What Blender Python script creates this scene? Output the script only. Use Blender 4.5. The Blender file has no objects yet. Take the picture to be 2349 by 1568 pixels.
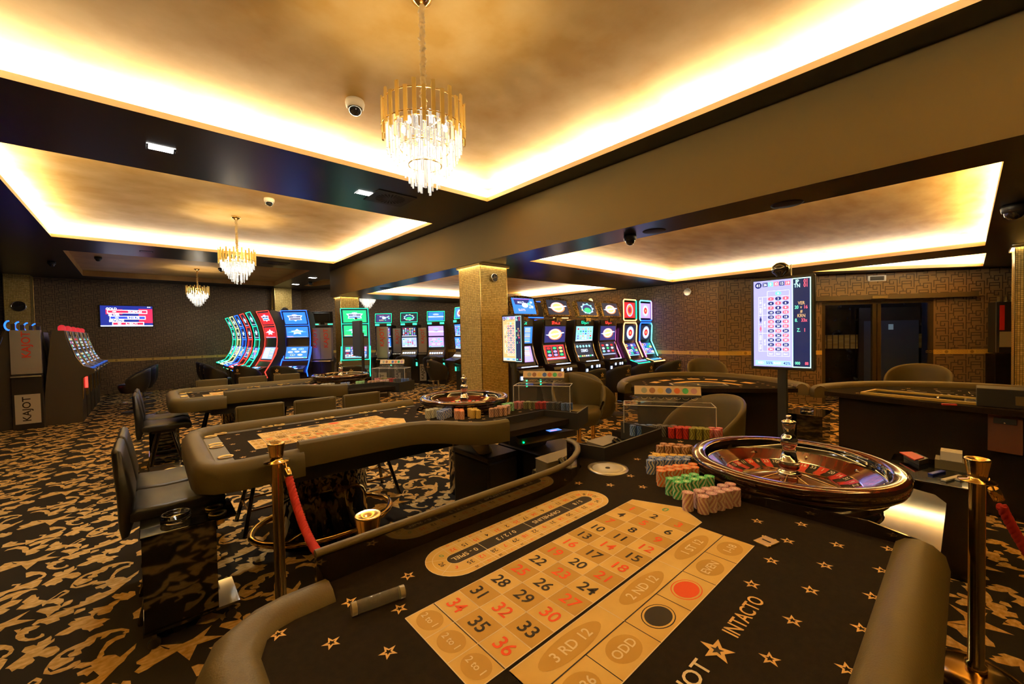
import bpy, math, random
from math import sin, cos, pi, radians as R, atan2, hypot
from mathutils import Vector as V, Matrix as M
from mathutils.geometry import tessellate_polygon
random.seed(4)
sc = bpy.context.scene
col = sc.collection
# ---------------------------------------------------------------- camera
HC = 1.55
a_, p_, r_ = .8415, .02274, -.0190
fw = V((cos(a_), sin(a_), 0)); rt = V((sin(a_), -cos(a_), 0)); up = V((0, 0, 1))
f2 = cos(p_)*fw - sin(p_)*up; u2 = cos(p_)*up + sin(p_)*fw
r3 = cos(r_)*rt + sin(r_)*u2; u3 = -sin(r_)*rt + cos(r_)*u2
cd = bpy.data.cameras.new('camera'); cam = bpy.data.objects.new('camera', cd); col.objects.link(cam)
cd.sensor_width = 36; cd.lens = 934.4*36/2349; cd.clip_start = .02; cd.clip_end = 100
mt = M.Identity(4)
for i, v in enumerate((r3, u3, -f2)):
    for j in range(3): mt[j][i] = v[j]
mt.translation = V((0, 0, HC)); cam.matrix_world = mt
sc.camera = cam
# ---------------------------------------------------------------- world, exposure
w = bpy.data.worlds.new('world'); sc.world = w; w.use_nodes = True
w.node_tree.nodes['Background'].inputs[0].default_value = (.9, .75, .5, 1)
w.node_tree.nodes['Background'].inputs[1].default_value = .02
sc.view_settings.view_transform = 'Standard'; sc.view_settings.look = 'None'
sc.view_settings.exposure = 0.6; sc.view_settings.gamma = 1; sc.view_settings.use_curve_mapping = False
cy = sc.cycles
cy.use_denoising = True; cy.max_bounces = 7; cy.diffuse_bounces = 4; cy.glossy_bounces = 4
cy.transmission_bounces = 6; cy.transparent_max_bounces = 12; cy.sample_clamp_indirect = 6
cy.caustics_reflective = False; cy.caustics_refractive = False
LED = (1, .92, .78)
COVE = 15.0         # watts per metre of hidden LED strip
def area(name, loc, size, power, color=LED, rot=(0, 0, 0), spread=None):
    l = bpy.data.lights.new(name, 'AREA'); l.shape = 'RECTANGLE'; l.size, l.size_y = size
    l.energy = power; l.color = color
    if spread: l.spread = spread
    o = bpy.data.objects.new(name, l); col.objects.link(o); o.location = loc; o.rotation_euler = rot
    return o
def point(name, loc, power, color=(1, .86, .62), r=.05):
    l = bpy.data.lights.new(name, 'POINT'); l.energy = power; l.color = color; l.shadow_soft_size = r
    o = bpy.data.objects.new(name, l); col.objects.link(o); o.location = loc
    return o
# coffers: polygon of the opening (counter-clockwise), soffit height, ceiling height
ZC, ZR, ZT = 3.27, 2.59, 3.47
COF = {
 'main': ([(-1.15, -1.2), (3.36, -1.2), (3.36, 4.19), (-1.15, 4.19)], ZC, ZT, 1),
 'middle': ([(-1.10, 5.55), (3.35, 5.55), (3.34, 10.04), (-1.13, 10.02)], ZC, ZT, 1),
 'far': ([(-1.15, 11.42), (3.21, 11.42), (3.22, 15.6), (-1.23, 15.6)], ZC, ZC+.14, 0),
 'corner': ([(3.98, 12.9), (5.0, 12.9), (4.3, 15.0), (3.98, 15.0)], ZC, ZC+.14, 0),
 'right': ([(4.13, -.15), (8.32, -.15), (8.56, 4.30), (4.2, 4.28)], ZR, ZR+.2, 1),
 'rear': ([(4.1, 5.78), (8.72, 5.80), (8.72, 10.06), (4.1, 10.03)], ZR, ZR+.2, 1),
 'wedge': ([(9.25, -.18), (11.25, -.18), (9.38, 1.97)], ZR, ZR+.2, 1)}
for n, (P, zs, zt, lit) in COF.items():
    if not lit: continue
    c = sum((V(p) for p in P), V((0, 0)))/len(P)
    for i in range(len(P)):
        a, b = V(P[i]), V(P[(i+1) % len(P)]); d = b-a; L = d.length; d /= L
        nrm = V((d.y, -d.x))                     # outward
        m = (a+b)/2 + nrm*.07
        k = .8 if n in ('right', 'wedge', 'rear') else 1
        o = area('cove_strip', (m.x, m.y, zs+.062), (L, .03), COVE*L*k)
        # aims up and slightly inwards
        zdir = V((-nrm.x*-.25, -nrm.y*-.25, -1)).normalized()   # local +Z (light shines along -Z)
        xdir = V((d.x, d.y, 0)); ydir = zdir.cross(xdir).normalized(); xdir = ydir.cross(zdir)
        mm = M.Identity(3)
        for q, v in enumerate((xdir, ydir, zdir)):
            for j in range(3): mm[j][q] = v[j]
        o.rotation_euler = mm.to_euler()
# ---------------------------------------------------------------- materials
MAT = {}
def nd(nt, t, **k):
    n = nt.nodes.new(t)
    for a, b in k.items(): setattr(n, a, b)
    return n
def mat(name, c=(.5, .5, .5), rough=.5, metal=0, emit=None, es=1, coat=0, trans=0, ior=1.45, alpha=1, spec=.5, bump=None, var=None, sheen=0):
    """bump=(scale, strength[, detail]); var=(scale, colour2[, stretch])"""
    if name in MAT: return MAT[name]
    m = bpy.data.materials.new(name); m.use_nodes = True; nt = m.node_tree
    b = nt.nodes['Principled BSDF']; I = b.inputs
    c4 = tuple(c)+(1,)
    I['Base Color'].default_value = c4; I['Roughness'].default_value = rough; I['Metallic'].default_value = metal
    I['Specular IOR Level'].default_value = spec; I['IOR'].default_value = ior
    I['Coat Weight'].default_value = coat; I['Coat Roughness'].default_value = .04
    I['Transmission Weight'].default_value = trans; I['Alpha'].default_value = alpha
    if sheen: I['Sheen Weight'].default_value = sheen
    if emit: I['Emission Color'].default_value = tuple(emit)+(1,); I['Emission Strength'].default_value = es
    co = None
    if bump or var: co = nd(nt, 'ShaderNodeTexCoord')
    if var:
        mp = nd(nt, 'ShaderNodeMapping'); nt.links.new(co.outputs['Object'], mp.inputs[0])
        mp.inputs['Scale'].default_value = var[2] if len(var) > 2 else (1, 1, 1)
        n = nd(nt, 'ShaderNodeTexNoise'); n.inputs['Scale'].default_value = var[0]; n.inputs['Detail'].default_value = 6
        nt.links.new(mp.outputs[0], n.inputs['Vector'])
        r = nd(nt, 'ShaderNodeValToRGB'); r.color_ramp.elements[0].position = .35; r.color_ramp.elements[1].position = .68
        r.color_ramp.elements[0].color = c4; r.color_ramp.elements[1].color = tuple(var[1])+(1,)
        nt.links.new(n.outputs[0], r.inputs[0]); nt.links.new(r.outputs[0], I['Base Color'])
    if bump:
        n = nd(nt, 'ShaderNodeTexNoise'); n.inputs['Scale'].default_value = bump[0]; n.inputs['Detail'].default_value = bump[2] if len(bump) > 2 else 3
        nt.links.new(co.outputs['Object'], n.inputs['Vector'])
        bp = nd(nt, 'ShaderNodeBump'); bp.inputs['Strength'].default_value = bump[1]; bp.inputs['Distance'].default_value = .01
        nt.links.new(n.outputs[0], bp.inputs['Height']); nt.links.new(bp.outputs[0], I['Normal'])
    MAT[name] = m
    return m
GOLD = mat('polished_gold', (.86, .58, .20), .17, 1)
BRASS = mat('brass', (.75, .52, .20), .22, 1)
CHROME = mat('chrome', (.8, .8, .82), .08, 1)
STEEL = mat('brushed_steel', (.5, .48, .45), .35, 1)
BLACK = mat('black_matte', (.012, .010, .009), .55)
BLKG = mat('black_gloss', (.006, .005, .004), .06, coat=.6)
PLAS = mat('black_plastic', (.022, .019, .016), .4, bump=(700, .1))
SOFF = mat('soffit_black_satin', (.018, .013, .010), .32, spec=.5)
OLIVE = mat('olive_leatherette', (.080, .060, .022), .46, spec=.3, bump=(260, .12, 4))
DLEA = mat('dark_brown_leatherette', (.032, .022, .014), .36, bump=(260, .12, 4))
BLEA = mat('black_leatherette', (.012, .010, .009), .40, bump=(260, .10, 4))
FELT = mat('black_felt', (.011, .007, .004), 1, spec=.15, bump=(900, .4), var=(60, (.016, .010, .006)))
LAYG = mat('layout_gold', (.66, .43, .12), .8, var=(7, (.80, .56, .19)))
LAYD = mat('layout_gold_dark', (.50, .30, .06), .8)
LAYW = mat('layout_line', (.82, .70, .50), .8)
LAYB = mat('layout_black', (.015, .010, .006), .85)
LAYR = mat('layout_red', (.80, .10, .025), .8)
LAYE = mat('layout_green', (.10, .30, .14), .8)
STARM = mat('felt_star_gold', (.78, .50, .19), .8)
PLAST = mat('gold_plaster', (.62, .34, .07), .6, spec=.1, var=(2.2, (.78, .50, .17), (1, 1, 1)), bump=(9, .12, 8))
PLASO = mat('ochre_plaster', (.50, .27, .07), .5, var=(2.5, (.62, .36, .11)), bump=(9, .1, 8))
COVW = mat('cove_glow_tint', (.84, .82, .50), .6)  # yellow-green of the blown-out cove light put into the wall and ledge colour
LIP = mat('cove_lip_beige', (.50, .38, .25), .6)
WP = mat('wallpaper_taupe', (.20, .125, .062), .6, bump=(500, .2))
WPD = mat('wallpaper_line', (.060, .036, .020), .55)
SATG = mat('satin_gold', (.86, .62, .20), .36, .7)
BAND = mat('gold_border', (.78, .50, .10), .45)
BANDD = mat('gold_border_pattern', (.42, .25, .05), .4, metal=.3)
CARB = mat('carpet_black', (.013, .008, .003), 1, bump=(600, .5))
CARG = mat('carpet_gold', (.66, .37, .08), 1, bump=(600, .5), var=(26, (.98, .70, .30), (1, 1.8, 1)))
ACR = mat('clear_acrylic', (1, 1, 1), .02, trans=1, ior=1.2, alpha=1)
GLAS = mat('clear_glass', (1, 1, 1), .0, trans=1, ior=1.45)
MAHO = mat('mahogany_gloss', (.14, .018, .006), .15, coat=1, var=(3, (.07, .010, .004), (1, 14, 1)))
DWOOD = mat('dark_wood_gloss', (.030, .012, .006), .12, coat=1)
WHITE = mat('white_plastic', (.75, .72, .66), .5)
SILV = mat('silver_panel', (.42, .38, .36), .38, metal=.6)
ROPE = mat('red_rope', (.50, .022, .012), .8, bump=(900, .6))
REDP = mat('red_plastic', (.65, .03, .02), .4)
BLUP = mat('blue_plastic', (.02, .04, .5), .4)
YELG = mat('tray_gold', (.62, .45, .10), .4, metal=.4)
def em(n, c=None, s=3): return mat('glow_'+n, (.02, .02, .02), .5, emit=c, es=s)
LW = em('white', (1, .97, .92), 14)
# ---------------------------------------------------------------- mesh builder
class MB:
    def __init__(s): s.v, s.f, s.m, s.s, s.M = [], [], [], [], M.Identity(4)
    def add(s, vs, fs, m=0, sm=False, T=None):
        k = len(s.v); T = s.M @ T if T else s.M
        s.v += [tuple(T @ V(p)) for p in vs]
        for f in fs: s.f.append([i+k for i in f]); s.m.append(m); s.s.append(sm)
        return s
    def box(s, c, d, m=0, rz=0, T=None):
        x, y, z = d[0]/2, d[1]/2, d[2]/2
        vs = [(-x, -y, -z), (x, -y, -z), (x, y, -z), (-x, y, -z), (-x, -y, z), (x, -y, z), (x, y, z), (-x, y, z)]
        fs = [(0, 3, 2, 1), (4, 5, 6, 7), (0, 1, 5, 4), (1, 2, 6, 5), (2, 3, 7, 6), (3, 0, 4, 7)]
        TT = M.Translation(c) @ M.Rotation(rz, 4, 'Z')
        return s.add(vs, fs, m, False, (T @ TT) if T else TT)
    def bx(s, x0, x1, y0, y1, z0, z1, m=0): return s.box(((x0+x1)/2, (y0+y1)/2, (z0+z1)/2), (abs(x1-x0), abs(y1-y0), abs(z1-z0)), m)
    def prism(s, P, z0, z1, m=0, T=None, mt=None, sm=False):
        n = len(P)
        ar = sum(P[i][0]*P[(i+1) % n][1]-P[(i+1) % n][0]*P[i][1] for i in range(n))
        if ar < 0: P = P[::-1]
        tr = tessellate_polygon([[V((p[0], p[1], 0)) for p in P]])
        tr = [t if ((P[t[1]][0]-P[t[0]][0])*(P[t[2]][1]-P[t[0]][1])-(P[t[1]][1]-P[t[0]][1])*(P[t[2]][0]-P[t[0]][0])) > 0 else t[::-1] for t in tr]
        vs = [(p[0], p[1], z0) for p in P]+[(p[0], p[1], z1) for p in P]
        s.add(vs, [tuple(i+n for i in t) for t in tr], m if mt is None else mt, False, T)
        s.add(vs, [tuple(t[::-1]) for t in tr]+[(i, (i+1) % n, (i+1) % n+n, i+n) for i in range(n)], m, sm, T)
        return s
    def flat(s, P, z, m=0, T=None):
        n = len(P)
        tr = tessellate_polygon([[V((p[0], p[1], 0)) for p in P]])
        tr = [t if ((P[t[1]][0]-P[t[0]][0])*(P[t[2]][1]-P[t[0]][1])-(P[t[1]][1]-P[t[0]][1])*(P[t[2]][0]-P[t[0]][0])) > 0 else t[::-1] for t in tr]
        return s.add([(p[0], p[1], z) for p in P], tr, m, False, T)
    def rect(s, x0, x1, y0, y1, z, m=0, T=None): return s.add([(x0, y0, z), (x1, y0, z), (x1, y1, z), (x0, y1, z)], [(0, 1, 2, 3)], m, False, T)
    def lathe(s, pr, c=(0, 0, 0), n=24, m=0, T=None, sm=True, cap=True):
        vs, fs = [], []
        for (r, z) in pr:
            for i in range(n): a = 2*pi*i/n; vs.append((c[0]+r*cos(a), c[1]+r*sin(a), c[2]+z))
        for j in range(len(pr)-1):
            for i in range(n): k = (i+1) % n; fs.append((j*n+i, j*n+k, (j+1)*n+k, (j+1)*n+i))
        s.add(vs, fs, m, sm, T)
        if cap:
            if pr[0][0] > 1e-5: s.add(vs[:n], [tuple(range(n))[::-1]], m, False, T)
            if pr[-1][0] > 1e-5: s.add(vs[-n:], [tuple(range(n))], m, False, T)
        return s
    def tube(s, P, r, n=10, m=0, closed=False, cap=True, sm=True, T=None):
        P = [V(p) for p in P]; N = len(P); vs, fs = [], []
        rr = r if isinstance(r, (list, tuple)) else [r]*N
        t0 = (P[1]-P[0]).normalized(); nn = t0.orthogonal().normalized()
        for i in range(N):
            if closed: t = (P[(i+1) % N]-P[i-1]).normalized()
            else: t = (P[min(i+1, N-1)]-P[max(i-1, 0)]).normalized()
            nn = (nn-t*nn.dot(t)).normalized(); b = t.cross(nn)
            for k in range(n): a = 2*pi*k/n; vs.append(tuple(P[i]+(nn*cos(a)+b*sin(a))*rr[i]))
        for i in range(N if closed else N-1):
            j = (i+1) % N
            for k in range(n): l = (k+1) % n; fs.append((i*n+k, i*n+l, j*n+l, j*n+k))
        s.add(vs, fs, m, sm, T)
        if cap and not closed: s.add(vs[:n], [tuple(range(n))[::-1]], m, False, T); s.add(vs[-n:], [tuple(range(n))], m, False, T)
        return s
    def sweep(s, pr, P, m=0, closed=False, sm=True, cap=True, T=None):
        """pr: closed profile of (offset to the left of travel, z); P: path of (x, y[, z])"""
        N, n = len(P), len(pr); vs, fs = [], []
        for i in range(N):
            p = V(P[i][:2]); z = P[i][2] if len(P[i]) > 2 else 0
            a = V(P[i-1][:2]) if (i > 0 or closed) else None; b = V(P[(i+1) % N][:2]) if (i < N-1 or closed) else None
            d1 = (p-a).normalized() if a is not None else None; d2 = (b-p).normalized() if b is not None else None
            if d1 is None: d1 = d2
            if d2 is None: d2 = d1
            n1 = V((-d1.y, d1.x)); n2 = V((-d2.y, d2.x)); mm = (n1+n2); mm = mm/max(mm.dot(n1), .2)
            for o, zz in pr: vs.append((p.x+mm.x*o, p.y+mm.y*o, z+zz))
        for i in range(N if closed else N-1):
            j = (i+1) % N
            for k in range(n): l = (k+1) % n; fs.append((i*n+k, j*n+k, j*n+l, i*n+l))
        s.add(vs, fs, m, sm, T)
        if cap and not closed: s.add(vs[:n], [tuple(range(n))], m, False, T); s.add(vs[-n:], [tuple(range(n))[::-1]], m, False, T)
        return s
    def text(s, t, size, T, m=0, sx=1):
        vs, fs, w_ = glyphs(t)
        k = size
        s.add([(x*k*sx, y*k, 0) for x, y in vs], fs, m, False, T); return s
    def done(s, name, mats, parent=None, bevel=0, seg=2):
        me = bpy.data.meshes.new(name); me.from_pydata(s.v, [], s.f); 
        if not isinstance(mats, (list, tuple)): mats = [mats]
        for q in mats: me.materials.append(q)
        me.polygons.foreach_set('material_index', s.m); me.polygons.foreach_set('use_smooth', s.s); me.update()
        o = bpy.data.objects.new(name, me); col.objects.link(o)
        if parent: o.parent = parent
        if bevel:
            b = o.modifiers.new('bevel', 'BEVEL'); b.width = bevel; b.segments = seg; b.limit_method = 'ANGLE'; b.angle_limit = R(40); b.harden_normals = False
        return o
_G = {}
def glyphs(t):
    if t not in _G:
        cu = bpy.data.curves.new('t', 'FONT'); cu.body = t; cu.align_x = 'CENTER'; cu.align_y = 'CENTER'; cu.size = 1; cu.resolution_u = 3; cu.offset = .012
        ob = bpy.data.objects.new('t', cu); me = ob.to_mesh()
        vs = [(v.co.x, v.co.y) for v in me.vertices]; fs = [tuple(p.vertices) for p in me.polygons]
        ys = [v[1] for v in vs]; cy_ = (min(ys)+max(ys))/2 if ys else 0
        # face normals up
        out = []
        for f in fs:
            a, b, c = (vs[f[0]], vs[f[1]], vs[f[2]])
            out.append(f if (b[0]-a[0])*(c[1]-a[1])-(b[1]-a[1])*(c[0]-a[0]) > 0 else f[::-1])
        _G[t] = ([(x, y-cy_) for x, y in vs], out, max([v[0] for v in vs] or [0])*2)
        ob.to_mesh_clear(); bpy.data.objects.remove(ob); bpy.data.curves.remove(cu)
    return _G[t]
def xf(loc=(0, 0, 0), rz=0, rx=0, ry=0, s=1): return M.Translation(loc) @ M.Rotation(rz, 4, 'Z') @ M.Rotation(ry, 4, 'Y') @ M.Rotation(rx, 4, 'X') @ M.Scale(s, 4)
def frame(o, xd, yd):
    """matrix with origin o, local x = xd, local y = yd, local z = their cross product"""
    x = V(xd).normalized(); y = V(yd).normalized(); z = x.cross(y).normalized(); m = M.Identity(4)
    for i, v in enumerate((x, y, z)):
        for j in range(3): m[j][i] = v[j]
    m.translation = V(o); return m
def thing(name, label, cat, loc=(0, 0, 0), rz=0, group=None):
    o = bpy.data.objects.new(name, None); col.objects.link(o); o.location = loc; o.rotation_euler = (0, 0, rz); o.empty_display_size = .1
    return tag(o, label, cat, group)
def tag(o, label, cat, group=None, kind=None):
    o['label'] = label; o['category'] = cat
    if group: o['group'] = group
    if kind: o['kind'] = kind
    return o
def struct(o): o['kind'] = 'structure'; return o
def kids(o): return [c for c in bpy.data.objects if c.parent == o]
def dup(root, loc, rz, label, group=None, name=None):
    r = root.copy(); col.objects.link(r); r.location = loc; r.rotation_euler = (0, 0, rz); r['label'] = label
    if group: r['group'] = group
    for ch in kids(root):
        c = ch.copy(); col.objects.link(c); c.parent = r
        for g in kids(ch):
            d = g.copy(); col.objects.link(d); d.parent = c
    return r
def star(cx, cy, r, a0=pi/2, inner=.42):
    return [(cx+(r if i % 2 == 0 else r*inner)*cos(a0+i*pi/5), cy+(r if i % 2 == 0 else r*inner)*sin(a0+i*pi/5)) for i in range(10)]
# ================================================================ ROOM
PLASR = mat('gold_plaster_dim_light', (.56, .27, .035), .6, spec=.1, var=(2.2, (.72, .40, .09), (1, 2.5, 1)), bump=(9, .12, 8))  # gold plaster of the low coffers, their weaker light put into a deeper colour
def offset(P, d):
    n = len(P); out = []
    for i in range(n):
        p = V(P[i]); a = (p-V(P[i-1])).normalized(); b = (V(P[(i+1) % n])-p).normalized()
        na, nb = V((a.y, -a.x)), V((b.y, -b.x)); m = na+nb; m /= m.dot(na); out.append(tuple(p+m*d))
    return out
def holed(mb, outer, holes, z, m=0):
    loops = [[V((x, y, 0)) for x, y in outer]]+[[V((x, y, 0)) for x, y in h] for h in holes]
    flat = [p for l in loops for p in l]; tr = tessellate_polygon(loops)
    mb.add([(p.x, p.y, z) for p in flat], tr, m)
DW0, DWD = V((8.97, 3.51)), V((.586, -.81)).normalized()
DW1 = DW0+DWD*9
HI = [(-6, -3.5), (3.64, -3.5), (3.64, 11.25), (9.5, 11.25), (9.5, 17), (-6, 17)]
LO = [(3.64, -3.5), (15, -3.5), (15, 4), (9.6, 12), (3.64, 11.25)]
mb = MB(); holed(mb, HI, [COF[k][0] for k in ('main', 'middle', 'far', 'corner')], ZC); 
holed(mb, LO, [COF[k][0] for k in ('right', 'rear', 'wedge')], ZR)
struct(mb.done('ceiling', SOFF))
mb = MB()
mb.add([(3.64, -3.5, ZR), (3.64, 11.25, ZR), (3.64, 11.25, ZC), (3.64, -3.5, ZC), (9.6, 11.25, ZR), (9.6, 11.25, ZC)], [(0, 1, 2, 3), (1, 4, 5, 2)], 0)
struct(mb.done('trim_1', mat('beam_brown_satin', (.135, .088, .026), .5, spec=.22, bump=(3, .05))))
for n, (P, zs, zt, lit) in COF.items():
    mb = MB(); N = len(P)
    lip = .05 if lit else 0
    O = offset(P, .12) if lit else P
    for i in range(N):
        j = (i+1) % N; a, b, A, B = P[i], P[j], O[i], O[j]
        if lit:
            mb.add([(*a, zs-.001), (*b, zs-.001), (*b, zs+lip), (*a, zs+lip)], [(0, 1, 2, 3)], 0)
            mb.add([(*a, zs+lip), (*b, zs+lip), (*B, zs+lip), (*A, zs+lip)], [(0, 1, 2, 3)], 1)
        mb.add([(*A, zs+lip), (*B, zs+lip), (*B, zt), (*A, zt)], [(0, 1, 2, 3)], 1 if lit else 3)
    mb.flat(O, zt, 2)
    struct(mb.done('ceiling', [LIP, COVW, (PLAST if zs == ZC else PLASR) if lit else PLASO, PLASO]))
# floor with woven scroll pattern
CP = [[-581,3412,-562,3406,-555,3407,-559,3381,-567,3374,-542,3402,-503,3388,-484,3367,-495,3349,-521,3345,-519,3325,-533,3327,-527,3295,-510,3267,-488,3252,-473,3257,-468,3277,-457,3262,-454,3240,-466,3233,-486,3231,-516,3247,-544,3279,-562,3318,-565,3343,-562,3366],[-408,4087,-392,4107,-370,4119,-354,4130,-369,4164,-358,4181,-340,4179,-350,4202,-310,4190,-284,4177,-285,4195,-298,4220,-278,4234,-282,4255,-253,4241,-234,4234,-220,4233,-216,4243,-202,4255,-188,4259,-169,4259,-194,4283,-210,4325,-196,4348,-176,4329,-166,4338,-140,4304,-133,4321,-108,4300,-105,4251,-139,4221,-171,4243,-182,4218,-198,4194,-197,4173,-207,4141,-230,4142,-253,4148,-261,4165,-255,4179,-266,4181,-274,4156,-268,4126,-246,4098,-228,4096,-202,4063,-215,4060,-222,4050,-233,4045,-225,4022,-242,4016,-260,4018,-276,4003,-284,4026,-305,4050,-311,4071,-332,4072,-357,4055,-378,4064],[-407,3757,-406,3794,-395,3840,-375,3880,-353,3899,-321,3909,-288,3913,-277,3938,-247,3946,-199,3937,-154,3912,-124,3873,-125,3844,-141,3845,-150,3858,-140,3868,-158,3890,-194,3902,-214,3878,-231,3877,-226,3901,-246,3908,-252,3872,-268,3852,-280,3857,-296,3845,-290,3812,-306,3807,-331,3817,-340,3840,-333,3853,-321,3855,-318,3873,-343,3876,-362,3860,-364,3843,-347,3827,-313,3801,-316,3777,-335,3770,-357,3760,-376,3755,-390,3783,-397,3797,-395,3777,-383,3747,-356,3746,-333,3742,-310,3759,-290,3756,-287,3737,-300,3717,-323,3714,-350,3715,-377,3723],[-549,3929,-530,3955,-510,3982,-497,4003,-516,4034,-509,4067,-480,4061,-468,4043,-467,4070,-449,4074,-427,4096,-421,4075,-422,4041,-409,4057,-408,4028,-427,4010,-444,3979,-455,3976,-425,3988,-395,3973,-380,3938,-378,3916,-396,3893,-416,3892,-447,3935,-467,3941,-456,3911,-462,3891,-477,3885,-486,3869,-507,3889,-521,3880,-534,3915],[-655,4207,-631,4205,-591,4167,-563,4129,-549,4085,-552,4054,-566,4035,-586,4038,-581,4063,-569,4066,-565,4088,-585,4120,-609,4129,-631,4120,-642,4124],[-614,3672,-599,3709,-587,3714,-604,3748,-594,3773,-575,3810,-559,3803,-549,3758,-538,3756,-538,3720,-502,3677,-506,3651,-538,3632,-574,3641],[-523,3559,-510,3580,-478,3572,-450,3557,-436,3556,-463,3604,-492,3623,-504,3603,-511,3633,-501,3667,-478,3662,-450,3657,-424,3619,-420,3580,-433,3562,-424,3527,-431,3496,-444,3492,-455,3469,-466,3447,-479,3493,-505,3534],[-496,3662,-480,3682,-463,3702,-451,3724,-429,3744,-408,3714,-411,3689,-433,3669,-448,3660,-455,3666,-439,3694,-421,3705,-437,3725,-452,3706,-468,3680,-487,3662],[-424,3514,-415,3566,-397,3575,-381,3572,-380,3547,-388,3523,-411,3519],[-518,3410,-501,3448,-474,3439,-458,3447,-433,3464,-406,3464,-366,3442,-363,3397,-395,3388,-418,3393,-411,3362,-432,3359,-458,3357,-468,3378,-488,3404,-507,3392],[-358,3393,-349,3417,-316,3411,-315,3384,-337,3375,-357,3372],[-408,3491,-381,3481,-344,3481,-342,3513,-322,3504,-320,3537,-292,3546,-268,3561,-255,3539,-223,3546,-214,3559,-236,3615,-255,3591,-266,3615,-286,3621,-292,3650,-268,3656,-243,3657,-249,3670,-279,3672,-295,3691,-310,3696,-286,3723,-250,3697,-230,3708,-194,3698,-167,3678,-150,3642,-130,3663,-93,3706,-98,3664,-124,3626,-134,3595,-154,3575,-169,3550,-202,3497,-240,3469,-286,3451,-341,3444,-388,3458],[-230,3719,-222,3762,-203,3829,-166,3848,-133,3838,-138,3810,-170,3808,-196,3780,-208,3749,-205,3721,-219,3698],[-714,3734,-703,3774,-680,3795,-657,3816,-609,3788,-622,3747,-638,3737,-667,3731,-642,3702,-663,3668,-688,3668,-705,3668],[-658,3826,-656,3878,-633,3912,-591,3910,-569,3893,-559,3869,-589,3888,-619,3870,-640,3827],[-756,4021,-725,3991,-689,3994,-650,4015,-618,4023,-587,4044,-559,4006,-564,3961,-570,3927,-592,3916,-628,3951,-665,3952,-694,3961,-703,3933,-723,3916,-739,3904],[-765,3608,-678,3541,-636,3547,-555,3601,-594,3530,-518,3464,-625,3483,-661,3382,-701,3496,-790,3463,-798,3513,-725,3541],[-871,4034,-837,4069,-818,4041,-795,4028,-806,3999,-769,3974,-744,3958,-711,3965,-680,3996,-671,4038,-695,4045,-693,4066,-654,4042,-663,3999,-691,3956,-730,3935,-771,3937,-825,3951,-868,3969,-866,3991],[-850,3545,-805,3569,-793,3604,-766,3601,-750,3562,-726,3526,-744,3486,-766,3507,-784,3468,-811,3451,-841,3447,-856,3473,-832,3504,-849,3526],[-839,3870,-828,3898,-778,3909,-738,3869,-716,3821,-707,3766,-720,3727,-736,3755,-748,3819,-784,3867,-818,3875],[-722,3885,-691,3922,-643,3930,-589,3905,-617,3876,-662,3866,-710,3847]]
mb = MB(); mb.rect(-6, 15, -3.5, 17, 0, 0)
TS, TX = .885, .765; polys = []
for q in CP:
    P = [(q[i]/1000, q[i+1]/1000) for i in range(0, len(q), 2)]; cx = sum(p[0] for p in P)/len(P); cyy = sum(p[1] for p in P)/len(P)
    polys.append([((p[0]-cx)*1.03+cx, (p[1]-cyy)*1.03+cyy-3.54) for p in P])
base = MB()
for q, P in enumerate(polys): base.flat(P, .0006+q*.00005, 1)
for i in range(-5, 18):
    for j in range(-3, 19):
        ox, oy = i*TX, j*TS
        if ox > 9.6 and oy > 4: continue
        if ox < -3.5 or (oy < -1 and ox < 0): continue
        k = len(mb.v); mb.v += [(x+ox, y+oy, z) for x, y, z in base.v]; mb.f += [[q+k for q in f] for f in base.f]; mb.m += base.m; mb.s += base.s
struct(mb.done('floor', [CARB, CARG]))
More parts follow.
